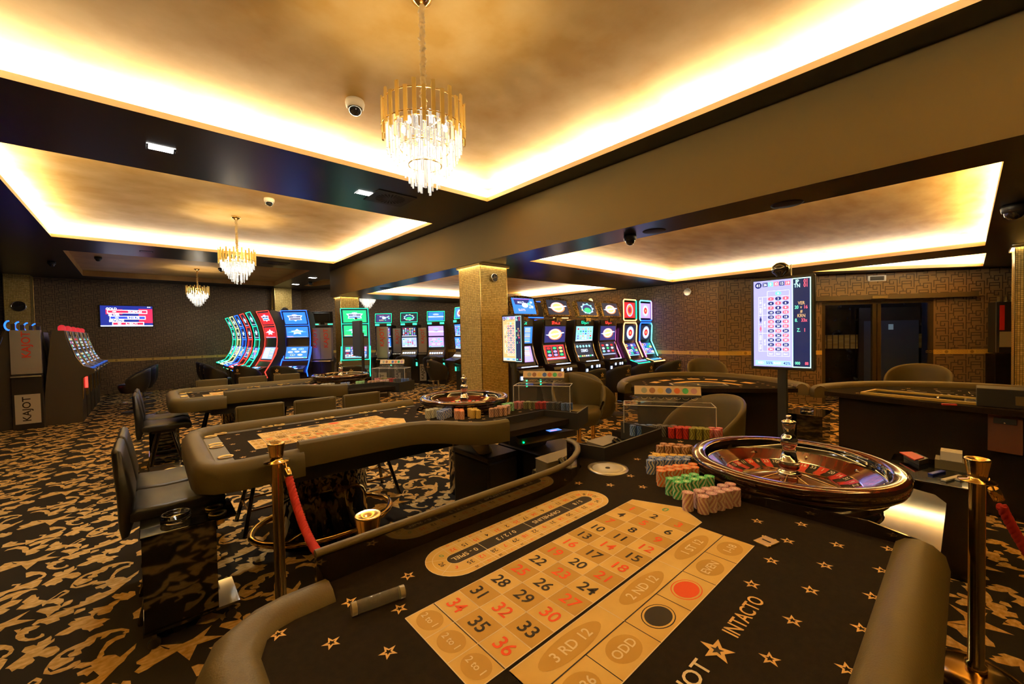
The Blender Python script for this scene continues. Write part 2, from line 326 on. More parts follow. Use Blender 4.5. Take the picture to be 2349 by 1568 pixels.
# wallpaper motif (unit cells), tiled over every wall
MOT = [[(0, -.3), (0, 5), (2.7, 5), (2.7, 3.2), (1.3, 3.2), (1.3, 4.1)], [(1, 0), (1, 2.2), (4.3, 2.2)], [(1, 1.1), (4.3, 1.1)], [(4.3, 2.2), (4.3, -.7)],
       [(2.7, 4.0), (5.1, 4.0), (5.1, 1.4)], [(4.3, .2), (6, .2)], [(3.9, 5), (3.9, 4)]]
def wall(name, a, b, z1, band=(1.0, .08), flip=False, cell=.041, holes=()):
    a, b = V(a), V(b); L = (b-a).length; d = (b-a)/L; inn = V((-d.y, d.x))*(-1 if flip else 1)
    T = M(((d.x, 0, inn.x, a.x), (d.y, 0, inn.y, a.y), (0, 1, 0, 0), (0, 0, 0, 1)))   # local x along, y up, z towards room
    mb = MB(); cuts = sorted(holes); x = 0
    for h in list(cuts)+[(L, L, 0, 0)]:
        mb.rect(x, h[0], 0, z1, 0, 0, T)
        if h[0] < L: mb.rect(h[0], h[1], h[3], z1, 0, 0, T); mb.rect(h[0], h[1], 0, h[2], 0, 0, T)
        x = h[1]
    W = .0072*cell/.044
    def inside(x, y):
        if x < 0 or x > L or y < 0 or y > z1: return False
        if band[0]-band[1] < y < band[0]: return False
        return not any(h[0]-.02 < x < h[1]+.02 and h[2] < y < h[3] for h in cuts)
    nx, ny = int(L/(6*cell))+2, int(z1/(8*cell))+2; vs, fs = [], []
    ny2 = int(z1/(5*cell))+2
    for i in range(-1, nx):
        for j in range(-6, ny2+6):
            ox, oy = (i*6+0)*cell, (j*6 - 2*(i % 3))*cell
            if oy < -.5 or oy > z1+.1: continue
            for pn, pl in enumerate(MOT):
                for sn, ((x0, y0), (x1, y1)) in enumerate(zip(pl, pl[1:])):
                    x0_, x1_ = sorted((x0*cell+ox, x1*cell+ox)); y0_, y1_ = sorted((y0*cell*1.0+oy, y1*cell*1.0+oy))
                    if not (inside(x0_, y0_) and inside(x1_, y1_)): continue
                    k = len(vs); zz = .0012+.0001*(pn*2+sn % 2); vs += [(x0_-W, y0_-W, zz), (x1_+W, y0_-W, zz), (x1_+W, y1_+W, zz), (x0_-W, y1_+W, zz)]; fs.append((k, k+1, k+2, k+3))
    mb.add(vs, fs, 1, False, T)
    x = 0
    for h in list(cuts)+[(L, L, 0, 9)]:
        if h[2] < band[0] < h[3] or h[0] == L:
            if h[0]-x > .01:
                z0 = band[0]-band[1]; mb.rect(x, h[0], z0, band[0], .003, 2, T)
                n = int((h[0]-x)/.4)
                for q in range(n):                                        # medallions and key pattern
                    cx = x+.2+q*.4; mb.flat([(cx+.03*cos(t*pi/6), z0+band[1]/2+.03*sin(t*pi/6)) for t in range(12)], .005, 3, T)
                    for kx in (.07, .125, .18, .235, .29):
                        u = cx+kx; g = band[1]
                        for (p0, p1, q0, q1) in ((0, .004, .2, .8), (0, .04, .76, .83), (.036, .04, .35, .8), (.014, .04, .33, .4), (.014, .018, .35, .6)):
                            mb.rect(u+p0, u+p1, z0+g*q0, z0+g*q1, .0045, 3, T)
            x = h[1]
    return struct(mb.done(name, [WP, WPD, BAND, BANDD])), T
wall('wall_left', (4.3, 16.55), (-2.7, 16.55), ZC, (1.0, .075))
wall('wall_left', (-2.7, 16.55), (-6, 16.55), ZC, (1.0, .075))
wall('wall_rear', (8.97, 9.2), (4.3, 16.55), ZC, (1.03, .08))
wall('wall_right', (8.97, 3.50), (8.97, 9.2), ZR, (1.07, .08))
DL = lambda p: (V(p)-DW0).dot(DWD)
d0, d1 = DL((10.11, 1.96)), DL((11.2, .44))
_, TW = wall('wall_door', tuple(DW0+DWD*9), tuple(DW0), ZR, (1.075, .085), holes=[(9-d1, 9-d0, -1, 2.03)], cell=.046)
mb = MB(); mb.bx(-6.02, -6, -3.5, 17, 0, ZC); mb.bx(-6, 15, -3.52, -3.5, 0, ZC); mb.bx(14.3, 14.32, -3.5, 17, 0, 3)
struct(mb.done('wall_back', mat('dark_wall', (.05, .035, .02), .7)))
# mosaic columns
def mosaic():
    m = bpy.data.materials.new('gold_mosaic'); m.use_nodes = True; nt = m.node_tree; b = nt.nodes['Principled BSDF']
    tc = nd(nt, 'ShaderNodeTexCoord'); sp = nd(nt, 'ShaderNodeSeparateXYZ'); ad = nd(nt, 'ShaderNodeMath', operation='ADD'); cb = nd(nt, 'ShaderNodeCombineXYZ')
    nt.links.new(tc.outputs['Object'], sp.inputs[0]); nt.links.new(sp.outputs[0], ad.inputs[0]); nt.links.new(sp.outputs[1], ad.inputs[1])
    nt.links.new(ad.outputs[0], cb.inputs[0]); nt.links.new(sp.outputs[2], cb.inputs[1])
    br = nd(nt, 'ShaderNodeTexBrick'); br.offset = 0; br.squash = 1
    I = br.inputs; I['Scale'].default_value = 1; I['Brick Width'].default_value = .0255; I['Row Height'].default_value = .0255; I['Mortar Size'].default_value = .0026; I['Mortar Smooth'].default_value = .3; I['Bias'].default_value = 0
    I['Color1'].default_value = (.95, .70, .22, 1); I['Color2'].default_value = (.66, .44, .10, 1); I['Mortar'].default_value = (.09, .055, .02, 1)
    nt.links.new(cb.outputs[0], I['Vector']); nt.links.new(br.outputs['Color'], b.inputs['Base Color'])
    b.inputs['Metallic'].default_value = .45; b.inputs['Roughness'].default_value = .38
    nz = nd(nt, 'ShaderNodeTexNoise'); nz.inputs['Scale'].default_value = 35; nt.links.new(cb.outputs[0], nz.inputs['Vector'])
    mx = nd(nt, 'ShaderNodeMath', operation='ADD'); bp = nd(nt, 'ShaderNodeBump'); bp.inputs['Strength'].default_value = .5; bp.inputs['Distance'].default_value = .004
    bp.invert = True
    sb = nd(nt, 'ShaderNodeMath', operation='SUBTRACT'); nt.links.new(br.outputs['Fac'], sb.inputs[0]); nt.links.new(nz.outputs[0], sb.inputs[1])
    nt.links.new(sb.outputs[0], bp.inputs['Height']); nt.links.new(bp.outputs[0], b.inputs['Normal'])
    return m
MOS = mosaic()
def column(x0, x1, y0, y1, z, label, cap=False):
    t = thing('mosaic_column', label, 'column', ((x0+x1)/2, (y0+y1)/2, 0)); hx, hy = (x1-x0)/2, (y1-y0)/2
    mb = MB(); mb.bx(-hx, hx, -hy, hy, 0, z-.0); mb.done('shaft', MOS, t)
    mb = MB()
    for sx in (-1, 1):
        for sy in (-1, 1): mb.box((sx*hx, sy*hy, z/2), (.008, .008, z-.04))
    mb.done('corner_trim', BRASS, t)
    if cap:
        mb = MB(); q = .035
        mb.bx(-hx-q, hx+q, -hy-q, -hy-q+.006, z-.035, z-.001); mb.bx(-hx-q, hx+q, hy+q-.006, hy+q, z-.035, z-.001)
        mb.bx(-hx-q, -hx-q+.006, -hy-q, hy+q, z-.035, z-.001); mb.bx(hx+q-.006, hx+q, -hy-q, hy+q, z-.035, z-.001)
        mb.done('cap', BAND, t)
        mb = MB()
        mb.bx(-hx-.022, hx+.022, -hy-.022, -hy-.006, z-.02, z-.012); mb.bx(-hx-.022, -hx-.006, -hy-.022, hy+.022, z-.02, z-.012); mb.bx(-hx, hx, hy+.006, hy+.022, z-.02, z-.012)
        mb.done('light_strip', em('strip', (1, .85, .55), 16), t)
    return t
column(3.70, 4.22, 4.82, 5.36, ZR, 'gold mosaic column in the middle of the room, beside the row of upright slot machines', True)
column(3.74, 4.2, 10.8, 11.22, ZR, 'gold mosaic column right behind the green curved slot machine', True)
column(3.33, 3.86, 16.05, 16.5, ZC, 'gold mosaic column on the far wall, behind the red and blue curved slot machines')
column(-2.66, -2.22, 16.1, 16.5, ZC, 'gold mosaic column at the far left, behind the slot bank with blue glowing toppers')
column(8.66, 9.2, -1.0, -.42, ZR, 'gold mosaic column cut by the right edge of the picture', True)
# ================================================================ ROULETTE TABLES
ZF = .88
REDS = {1, 3, 5, 7, 9, 12, 14, 16, 18, 19, 21, 23, 25, 27, 30, 32, 34, 36}
WHEEL = [0, 32, 15, 19, 4, 21, 2, 25, 17, 34, 6, 27, 13, 36, 11, 30, 8, 23, 10, 5, 24, 16, 33, 1, 20, 14, 31, 9, 22, 18, 29, 7, 28, 12, 35, 3, 26]
RAILP = [(-.055, -.09), (-.062, -.03), (-.055, .015), (-.035, .045), (-.005, .055), (.025, .048), (.048, .025), (.055, 0), (.055, -.09)]
def arc(cx, cy, r, a0, a1, n=8): return [(cx+r*cos(a0+(a1-a0)*i/n), cy+r*sin(a0+(a1-a0)*i/n)) for i in range(n+1)]
def line(mb, a, b, w, z, m, T=None):
    a, b = V(a), V(b); d = (b-a).normalized(); n = V((-d.y, d.x))*w/2
    mb.add([(*(a-n), z), (*(b-n), z), (*(b+n), z), (*(a+n), z)], [(0, 1, 2, 3)], m, False, T)
def layout(t, S, dx, full=True):
    """printed felt layout; S None = player side at low y, else y -> S - y"""
    Y = (lambda y: y) if S is None else (lambda y: S-y)
    g = -1 if S is not None else 1
    XR = lambda x0, x1, y0, y1, z, m: mb.rect(x0+dx, x1+dx, *sorted((Y(y0), Y(y1))), z, m)
    mb = MB(); z = ZF+.0004
    x0, x1, y0, y1 = .514, 1.374, .612, .883; cw = (x1-x0)/12; rh = (y1-y0)/3
    mb.flat([(x+dx, Y(y)) for x, y in ((x0, y0), (x1+.040, y0), (x1+.105, (y0+y1)/2-.03), (x1+.040, y1), (x0, y1))], z, 0)   # numbers and zero
    XR(.434, x0, y0, y1, z, 0); XR(x0, x1, .435, .602, z, 0)
    for i in range(12):
        for j in range(3):
            if (i+j) % 2 == 0: XR(x1-(i+1)*cw, x1-i*cw, y0+j*rh, y0+(j+1)*rh, z+.0001, 1)
    LN = lambda a, b, w=.0022, m=2: line(mb, (a[0]+dx, Y(a[1])), (b[0]+dx, Y(b[1])), w, z+.0003, m)
    for i in range(13): LN((x0+i*cw, y0), (x0+i*cw, y1))
    for j in range(4): LN((.434, y0+j*rh), (x1, y0+j*rh))
    LN((.434, y0), (.434, y1)); LN((x0-.003, y0), (x0-.003, y1), .0022, 3)
    Z = [(x1, y0), (x1+.040, y0), (x1+.105, (y0+y1)/2-.03), (x1+.040, y1), (x1, y1)]
    for a, b in zip(Z, Z[1:]): LN(a, b)
    for yy in (.435, .602): LN((x0, yy), (x1, yy))
    LN((x0, .525), (x1, .525), .003, 3)
    for i in range(4): LN((x0+i*4*cw, .525), (x0+i*4*cw, .602)); 
    for i in range(7): LN((x0+i*2*cw, .435), (x0+i*2*cw, .525), .0022, 3)
    LN((x0, .435), (x0, .602)); LN((x1, .435), (x1, .602))
    def ell(cx, cy, rx, ry, zz, m, n=28): mb.flat([(cx+dx+rx*cos(2*pi*k/n), Y(cy)+ry*sin(2*pi*k/n)) for k in range(n)], z+zz, m)
    for j in range(3): ell(.474, y0+(j+.5)*rh, .030, .036, .0003, 1)
    for i in range(3): ell(x0+(i*4+2)*cw, .563, .098, .029, .0003, 1)
    for i in (0, 1, 4, 5): ell(x0+(i*2+1)*cw, .480, .046, .034, .0003, 1)
    for i, c1, c2 in ((2, 3, 3), (3, 4, 4)):
        c = x0+(i*2+1)*cw; ell(c, .480, .047, .036, .0003, c1); ell(c, .480, .0445, .0335, .0004, 0); ell(c, .480, .039, .029, .0005, c2)
    tz = z+.0006
    TN = frame((0, 0, tz), (0, -1, 0), (1, 0, 0)); TD = frame((0, 0, tz), (g, 0, 0), (0, g, 0)); TK = frame((0, 0, tz), (-g, 0, 0), (0, -g, 0))
    def tx(s_, size, x, y, F, m, sx=1): T = F.copy(); T.translation = V((x+dx, Y(y), tz)); mb.text(s_, size, T, m, sx)
    for n in range(1, 37):
        i, j = (n-1)//3, (n-1) % 3
        tx(str(n), .052, x1-(i+.5)*cw, y1-(j+.5)*rh, TN, 4 if n in REDS else 3)
    tx('0', .045, x1+.045, (y0+y1)/2+.0, TN, 5)
    for j in range(3): tx('2 to 1', .024, .474, y0+(j+.5)*rh, TN, 2)
    for i, s_ in enumerate(('3 RD 12', '2 ND 12', '1 ST 12')): tx(s_, .036, x0+(i*4+2)*cw, .563, TD, 2)
    for i, s_ in ((0, '19-36'), (1, 'ODD'), (4, 'EVEN'), (5, '1-18')): tx(s_, .032, x0+(i*2+1)*cw, .480, TD, 2)
    if full: tx('KAJOT', .048, .735, .345, TD, 2, 1.1); tx('INTACTO', .048, 1.02, .345, TD, 6, .85)
    if full: mb.flat([(p[0]+dx, Y(p[1])) for p in star(.865, .345, .035)], tz, 6); mb.flat([(p[0]+dx, Y(p[1])) for p in star(.865, .345, .014)], tz+.0002, 3)
    # racetrack
    if not full: mb.done('layout_print', [LAYG, LAYD, LAYW, LAYB, LAYR, LAYE, STARM], t); return
    rx0, rx1, ry, rr = .665, 1.285, 1.015, .0875
    def stad(r, a=0): return [(x+dx, Y(y)) for x, y in arc(rx1, ry, r, -pi/2, pi/2, 16)+arc(rx0, ry, r, pi/2, 3*pi/2, 16)]
    mb.flat(stad(rr+.002), z, 2); mb.flat(stad(rr), z+.0001, 0); mb.flat(stad(.069), z+.0002, 2); mb.flat(stad(.067), z+.0003, 0); mb.flat(stad(.027), z+.0004, 2); mb.flat(stad(.0255), z+.0005, 3)
    order = [32, 15, 19, 4, 21, 2, 25, 17, 34, 6, 27, 13, 36, 11]                      # far straight, left to right
    sw = (rx1-rx0)/14
    low = [35, 12, 28, 7, 29, 18, 22, 9, 31, 14, 20, 1, 33, 16]
    for row, yy, sg in ((order, 1.061, 1), (low, .969, -1)):
        for k, n in enumerate(row):
            tx(str(n), .024, rx0+(k+.5)*sw, yy, TK, 4 if n in REDS else 3); tx(str(n), .012, rx0+(k+.5)*sw, ry+sg*.078, TK, 4 if n in REDS else 3)
            if k: line(mb, (rx0+k*sw+dx, Y(ry+sg*.027)), (rx0+k*sw+dx, Y(ry+sg*rr)), .0016, tz, 2)
    for cx, nums, a0 in ((rx1, [24, 5, 10, 23, 8, 30], -pi/2), (rx0, [0, 26, 3], pi/2)):
        k = len(nums)
        for q, n in enumerate(nums):
            a = a0+pi*(q+.5)/k; T = frame((cx+dx+.047*cos(a), Y(ry+.047*sin(a)), tz), (-sin(a), g*cos(a), 0), (-cos(a), -g*sin(a), 0)) if g == 1 else frame((cx+dx+.047*cos(a), Y(ry+.047*sin(a)), tz), (sin(a), cos(a), 0), (-cos(a), sin(a), 0))
            mb.text(str(n), .022, T, 5 if n == 0 else (4 if n in REDS else 3))
            a = a0+pi*q/k; line(mb, (cx+dx+.027*cos(a), Y(ry+.027*sin(a))), (cx+dx+rr*cos(a), Y(ry+rr*sin(a))), .0016, tz, 2)
    for s_, x, sz in (('0 - SPIEL', .70, .026), ('0 / 2 / 3', .865, .026), ('ORPHELINS', 1.06, .027), ('5 / 8', 1.235, .026)): tx(s_, sz, x, ry, TK, 2)
    for x in (.765, .965, 1.165): line(mb, (x+dx, Y(ry-rr)), (x+dx, Y(ry+rr)), .002, tz+.0001, 2)
    mb.done('layout_print', [LAYG, LAYD, LAYW, LAYB, LAYR, LAYE, STARM], t)
def felt_stars(mb, z, pts, m=1, r=.021, a=None):
    for x, y in pts:
        a0 = a if a is not None else .35
        mb.flat(star(x, y, r, a0, .40), z, m); mb.flat(star(x, y, r*.42, a0, .45), z+.0002, 0)
def pip(P, x, y):
    c = False; n = len(P)
    for i in range(n):
        (xa, ya), (xb, yb) = P[i], P[(i+1) % n]
        if (ya > y) != (yb > y) and x < (xb-xa)*(y-ya)/(yb-ya)+xa: c = not c
    return c
def star_grid(P, excl, x0, y0, sx, sy):
    out = []
    for i in range(40):
        for j in range(-2, 24):
            x = x0+i*sx+(j % 2)*sx/2; y = y0+j*sy
            if all(pip(P, x+a, y+b) for a, b in ((.02, 0), (-.02, 0), (0, .02), (0, -.02))) and not any(e[0]-.012 < x < e[1]+.012 and e[2]-.012 < y < e[3]+.012 for e in excl): out.append((x, y))
    return out
def body(t, F, cx, cy, cups=None):
    pass
MARB = mat('black_gold_marbled_laminate', (.012, .008, .005), .08, coat=.8, var=(26, (.20, .125, .03), (1, 1, .45)))
MARB.node_tree.nodes['Color Ramp'].color_ramp.elements[0].position = .52
MARB.node_tree.nodes['Color Ramp'].color_ramp.elements[1].position = .72
def pedestal(t, x, y, rx, ry, h=.80):
    mb = MB(); mb.prism([(x+rx*cos(2*pi*i/36), y+ry*sin(2*pi*i/36)) for i in range(36)], 0, h, 0, sm=True); mb.done('pedestal', MARB, t)
def foot_ring(t, x, y, rx, ry, z=.14):
    mb = MB(); mb.tube([(x+rx*cos(2*pi*i/40), y+ry*sin(2*pi*i/40), z) for i in range(40)], .022, 12, 0, True)
    for a in (.6, 2.2, 3.9, 5.3): mb.tube([(x+rx*cos(a), y+ry*sin(a), z), (x+rx*.6*cos(a), y+ry*.6*sin(a), z)], .012, 8)
    mb.done('foot_rail', GOLD, t)
# ---- table 1, nearest the camera
T1 = thing('roulette_table', 'nearest roulette table, whose gold numbered layout fills the bottom of the picture', 'gaming table')
FP1 = [(.12, .10), (1.70, .10), (1.70, .68)]+arc(2.11, .53, .425, R(160), R(15), 20)+[(2.66, .63), (2.66, 1.02), (2.32, 1.60), (2.30, 1.25), (1.74, 1.25), (1.74, 1.41), (1.66, 1.37), (1.586, 1.275), (1.444, 1.21), (1.31, 1.165), (1.15, 1.16), (.30, 1.16), (.12, 1.10)]
mb = MB(); mb.prism(FP1, ZF-.04, ZF, 0)
excl = [(.42, 1.49, .42, .895), (.57, 1.40, .915, 1.11), (.56, 1.1, .30, .42), (1.56, 1.74, 1.07, 1.25)]
felt_stars(mb, ZF+.0004, star_grid(FP1, excl, .20, .154, .160, .110/2*1.0*2), 1)
mb.done('playing_surface', [FELT, STARM], T1)
layout(T1, None, 0)
rail = [(.335, 1.112), (.235, 1.112), (.185, 1.10), (.135, 1.065), (.105, .99), (.105, .30), (.115, .20), (.16, .125), (.24, .095), (1.70, .095)]
mb = MB(); mb.sweep([(-.055, -.09), (-.066, -.04), (-.056, 0), (-.03, .022), (0, .030), (.03, .023), (.05, .006), (.056, -.012), (.055, -.09)][::-1], rail[:], 0, T=xf((0, 0, ZF))); mb.done('padded_rail', OLIVE, T1, .004)
mb = MB()
PT = [(.318, 1.165), (1.18, 1.165), (1.26, 1.167), (1.33, 1.174), (1.40, 1.192), (1.48, 1.228), (1.56, 1.275), (1.62, 1.325), (1.66, 1.38), (1.68, 1.44)]
mb.sweep([(-.009, -.10), (-.009, .082), (.009, .082), (.009, -.10)], PT, 0, T=xf((0, 0, ZF)), sm=False); mb.done('dealer_screen', mat('screen_black_gloss', (.010, .007, .005), .07, coat=.6), T1)
mb = MB(); mb.sweep([(-.012, .078), (-.014, .088), (-.006, .096), (.006, .096), (.014, .088), (.012, .078)], PT, 0, T=xf((0, 0, ZF))); mb.done('screen_cap', OLIVE, T1)
mb = MB(); mb.sweep([(-.006, -.04), (-.006, .07), (.006, .07), (.006, -.04)], [(1.70, 1.43), (1.735, 1.245), (2.31, 1.245), (2.31, 1.52)], 0, T=xf((0, 0, ZF)), sm=False); mb.done('corner_trough_wall', BLACK, T1)
mb = MB(); mb.add([(1.70, .60, ZF-.04), (1.70, .06, ZF-.04), (1.70, .05, .885), (1.70, .10, .908), (1.70, .21, .927), (1.70, .60, .912), (1.708, .60, ZF-.04), (1.708, .06, ZF-.04), (1.708, .05, .885), (1.708, .10, .908), (1.708, .21, .927), (1.708, .60, .912)],
    [(0, 1, 2, 3, 4, 5), (11, 10, 9, 8, 7, 6), (1, 7, 8, 2), (2, 8, 9, 3), (3, 9, 10, 4), (4, 10, 11, 5), (5, 11, 6, 0)]); mb.done('wheel_screen', mat('screen_black_gloss'), T1)
mb = MB(); mb.prism([(1.71, .06), (2.66, .06), (2.76, .10), (2.80, .2), (2.80, .98), (2.66, 1.02), (2.1, 1.02), (1.71, .8)], .70, .745, 0); mb.done('wheel_shelf', mat('smoked_gloss_top', (.05, .035, .018), .08, coat=.8), T1)
mb = MB(); mb.bx(.35, 1.62, .25, 1.05, .62, .84); mb.bx(1.74, 2.7, .15, .95, .55, .70); mb.done('under_frame', BLACK, T1)
pedestal(T1, .9, .62, .30, .25, .62); pedestal(T1, 2.3, .55, .24, .24, .55)
mb = MB(); mb.box((1.425, .417, ZF+.002), (.062, .045, .004), 0, -.25); mb.box((1.425, .417, ZF+.0045), (.006, .026, .001), 1, -.25)
for q in ((-.026, -.017), (.026, -.017), (-.026, .017), (.026, .017)): mb.lathe([(.004, 0), (.003, .0015), (0, .002)], (1.425+q[0], .417+q[1], ZF+.004), 10, 0)
mb.done('money_slot_plate', [SATG, BLACK], T1, .001)
# ---- tables 2 and 3, mirrored
def mirrored_table(name, label, dy, wy):
    t = thing('roulette_table', label, 'gaming table', (0, 0, 0))
    F = [(.21, 2.47), (1.28, 2.46), (1.45, 2.35), (1.60, 2.08), (2.40, 2.04), (2.66, 2.12), (2.64, wy-.08)]+arc(2.13, wy, .425, R(-10), R(-350), 40)+[(2.64, wy+.08), (2.55, 3.5), (2.3, 3.58), (.3, 3.56), (.21, 3.46)]
    mb = MB(); mb.prism([(x, y+dy) for x, y in F], ZF-.04, ZF, 0)
    ex = [(.42, 1.55, 2.83+dy, 3.30+dy), (.56, 1.45, 2.6+dy, 2.81+dy)]
    felt_stars(mb, ZF+.0004, star_grid([(x, y+dy) for x, y in ((.34, 2.5), (1.3, 2.5), (1.62, 2.2), (2.5, 2.2), (2.5, 3.3), (1.9, 3.44), (.34, 3.44))], ex, .38, 2.52+dy, .13, .095), 1, .019)
    mb.done('playing_surface', [FELT, STARM], t)
    layout(t, 3.725+dy, .03, False)
    mb = MB(); mb.bx(.24, .335, 2.6+dy, 3.47+dy, ZF-.01, ZF+.003); mb.bx(.24, 1.85, 3.44+dy, 3.52+dy, ZF-.01, ZF+.003); mb.done('cup_strip', mat('grey_strip', (.10, .09, .08), .4), t)
    mb = MB(); path = [(.62, 2.455), (.33, 2.455), (.25, 2.475), (.205, 2.53), (.195, 2.62), (.195, 3.35), (.215, 3.46), (.27, 3.53), (.36, 3.555), (1.86, 3.545)]
    mb.sweep(RAILP, [(x, y+dy) for x, y in path], 0, T=xf((0, 0, ZF))); mb.done('padded_rail', OLIVE, t, .004)
    mb = MB(); pt = [(.60, 2.455), (1.10, 2.455), (1.26, 2.445), (1.36, 2.40), (1.45, 2.31), (1.52, 2.19), (1.60, 2.10), (1.70, 2.065), (1.78, 2.06)]
    mb.sweep([(-.03, -.05), (-.034, .03), (-.03, .08), (-.015, .094), (.015, .094), (.03, .08), (.03, -.05)], [(x, y+dy) for x, y in pt], 0, T=xf((0, 0, ZF))); mb.done('dealer_skirt', OLIVE, t, .003)
    mb = MB(); mb.sweep([(-.006, -.08), (-.006, .05), (.006, .05), (.006, -.08)], [(1.79, 2.05+dy), (1.83, 2.26+dy), (2.34, 2.25+dy), (2.42, 1.98+dy), (2.70, 2.10+dy)], 0, T=xf((0, 0, ZF)), sm=False); mb.done('corner_trough_wall', BLACK, t)
    mb = MB(); mb.bx(.5, 1.7, 2.6+dy, 3.4+dy, .70, .84); mb.bx(1.7, 2.5, 2.3+dy, 2.55+dy, .78, .84); mb.done('under_frame', BLACK, t)
    pedestal(t, 1.0, 3.38+dy, .33, .24, .70); foot_ring(t, 1.0, 3.34+dy, .50, .37)
    pedestal(t, 2.35, 3.30+dy, .20, .20, .72)
    bxm = MB(); bxm.bx(1.10, 1.26, 2.95+dy, 3.16+dy, .58, .80, 0); bxm.rect(-.03, .03, -.018, .018, 0, 1, frame((1.2, 2.949+dy, .63), (1, 0, 0), (0, 0, 1)))
    for q in (-.04, .04): bxm.lathe([(.010, 0), (.008, .008), (0, .010)], (0, 0, 0), 12, 2, frame((1.18+q, 2.949+dy, .74), (1, 0, 0), (0, 0, 1)))
    bxm.done('drop_box', [BLACK, WHITE, CHROME], t)
    n = 0
    for cx, cy_ in ((.297, 3.413), (.359, 3.466), (.295, 3.07), (.297, 3.14), (.306, 2.769), (.644, 3.47), (.724, 3.468), (1.006, 3.467), (1.087, 3.465), (1.364, 3.463), (1.446, 3.466), (1.72, 3.462)):
        mb = MB(); mb.lathe([(.028, -.03), (.030, .004), (.038, .006), (.037, .009), (.028, .006), (.026, -.028), (0, -.028)], (cx, cy_+dy, ZF), 20); mb.done('cup_holder', SATG, t)
    return t
T2 = mirrored_table('roulette_table', 'second roulette table, behind the red rope and brass post', 0, 3.05)
T3 = mirrored_table('roulette_table', 'farthest roulette table, seen edge on in front of the curved neon slot machines', 2.95, 3.25)
# ---------------------------------------------------------------- wheels
def build_wheel(loc, label, rot, group='roulette wheels', k=.968):
    t = thing('roulette_wheel', label, 'roulette wheel', loc, 0, group); t.scale = (k, k, 1)      # z = rim top
    mb = MB(); mb.lathe([(.20, -.22), (.25, -.215), (.30, -.195), (.325, -.17), (.318, -.15), (.30, -.142), (.318, -.130), (.345, -.110), (.345, -.095), (.365, -.085), (.398, -.060), (.402, -.050), (.395, -.044), (.407, -.036), (.410, -.012), (.405, -.004)], n=96, cap=False); mb.done('bowl', DWOOD, t)
    mb = MB(); mb.lathe([(.405, -.004), (.398, .002), (.375, .004), (.352, -.002), (.348, -.006)], n=96, cap=False); mb.done('rim', MAHO, t)
    mb = MB(); mb.lathe([(.348, -.006), (.345, -.012), (.343, -.042), (.330, -.046)], n=96, cap=False); mb.done('ball_track', mat('track_black_gloss', (.01, .007, .005), .08, coat=1), t)
    mb = MB(); mb.lathe([(.330, -.046), (.262, -.078)], n=96, cap=False); mb.done('stator', MAHO, t)
    for i in range(8):
        a = rot+2*pi*i/8; T = xf((.298*cos(a), .298*sin(a), -.060), a+(pi/2 if i % 2 else 0), ry=0)
        mb = MB(); mb.add([(-.02, 0, 0), (0, -.007, 0), (.02, 0, 0), (0, .007, 0), (0, 0, .009)], [(0, 1, 4), (1, 2, 4), (2, 3, 4), (3, 0, 4)], 0, False, T); mb.done('deflector', CHROME, t)
    mb = MB(); mb.lathe([(.262, -.078), (.258, -.080)], n=96, m=3, cap=False); N = 37
    for i in range(N):
        a1, a0 = R(208.6)+rot-2*pi*i/N, R(208.6)+rot-2*pi*(i+1)/N; n = WHEEL[i]; m = 2 if n == 0 else (1 if n in REDS else 0)
        P = lambda r, a, z: (r*cos(a), r*sin(a), z)
        am = (a0+a1)/2
        mb.add([P(.258, a0, -.080), P(.258, am, -.080), P(.258, a1, -.080), P(.222, a1, -.094), P(.222, am, -.094), P(.222, a0, -.094)], [(0, 5, 4, 1), (1, 4, 3, 2)][::1], m)
        mb.add([P(.222, a0, -.094), P(.222, a1, -.094), P(.188, a1, -.108), P(.188, a0, -.108)], [(0, 3, 2, 1)], m)
        mb.add([P(.222, a0, -.092), P(.188, a0, -.098), P(.188, a0, -.108), P(.222, a0, -.094)], [(0, 1, 2, 3)], 3)
        # numerals stand on the sloped ring, feet to the centre
        T = frame((.240*cos(am), .240*sin(am), -.0862), (sin(am), -cos(am), 0), (cos(am)*.93, sin(am)*.93, .36)); mb.text(str(n), .030, T, 4, .85)
    mb.done('number_ring', [LAYB, mat('wheel_red', (.55, .02, .01), .35), LAYE, CHROME, mat('cream', (.9, .85, .7), .5)], t)
    mb = MB(); mb.lathe([(.190, -.098), (.186, -.096), (.10, -.078), (.045, -.066), (0, -.064)], n=72, m=0, cap=False)
    for i in range(8):
        a = rot+2*pi*i/8+.1; mb.tube([(.186*cos(a), .186*sin(a), -.095), (.04*cos(a), .04*sin(a), -.064)], .0022, 6, 1)
    mb.done('cone', [MAHO, BRASS], t)
    mb = MB(); mb.lathe([(.048, -.066), (.050, -.060), (.036, -.055), (.030, -.050), (.040, -.040), (.043, -.022), (.040, -.018), (.043, -.012), (.040, -.008), (.034, -.008), (.027, .030), (.024, .050), (.030, .056), (.034, .070), (.034, .086), (.028, .098), (.022, .104), (.020, .108), (.026, .150), (.030, .162), (.024, .166), (.010, .170), (.009, .176), (.013, .182), (.010, .190), (0, .192)], n=40, m=0)
    o = mb.done('turret', [CHROME, MAHO], t)
    for p in o.data.polygons:
        z = p.center.z
        if -.038 < z < -.020: p.material_index = 1
    return t
build_wheel((2.105, .526, .972), 'large roulette wheel of the nearest table, its red and black numbers readable', 0)
build_wheel((2.13, 3.05, .985), 'roulette wheel on the second table, in front of the gold mosaic column', 1.1)
build_wheel((2.12, 6.20, .985), 'small distant roulette wheel in front of the curved slot machines', 1.9)
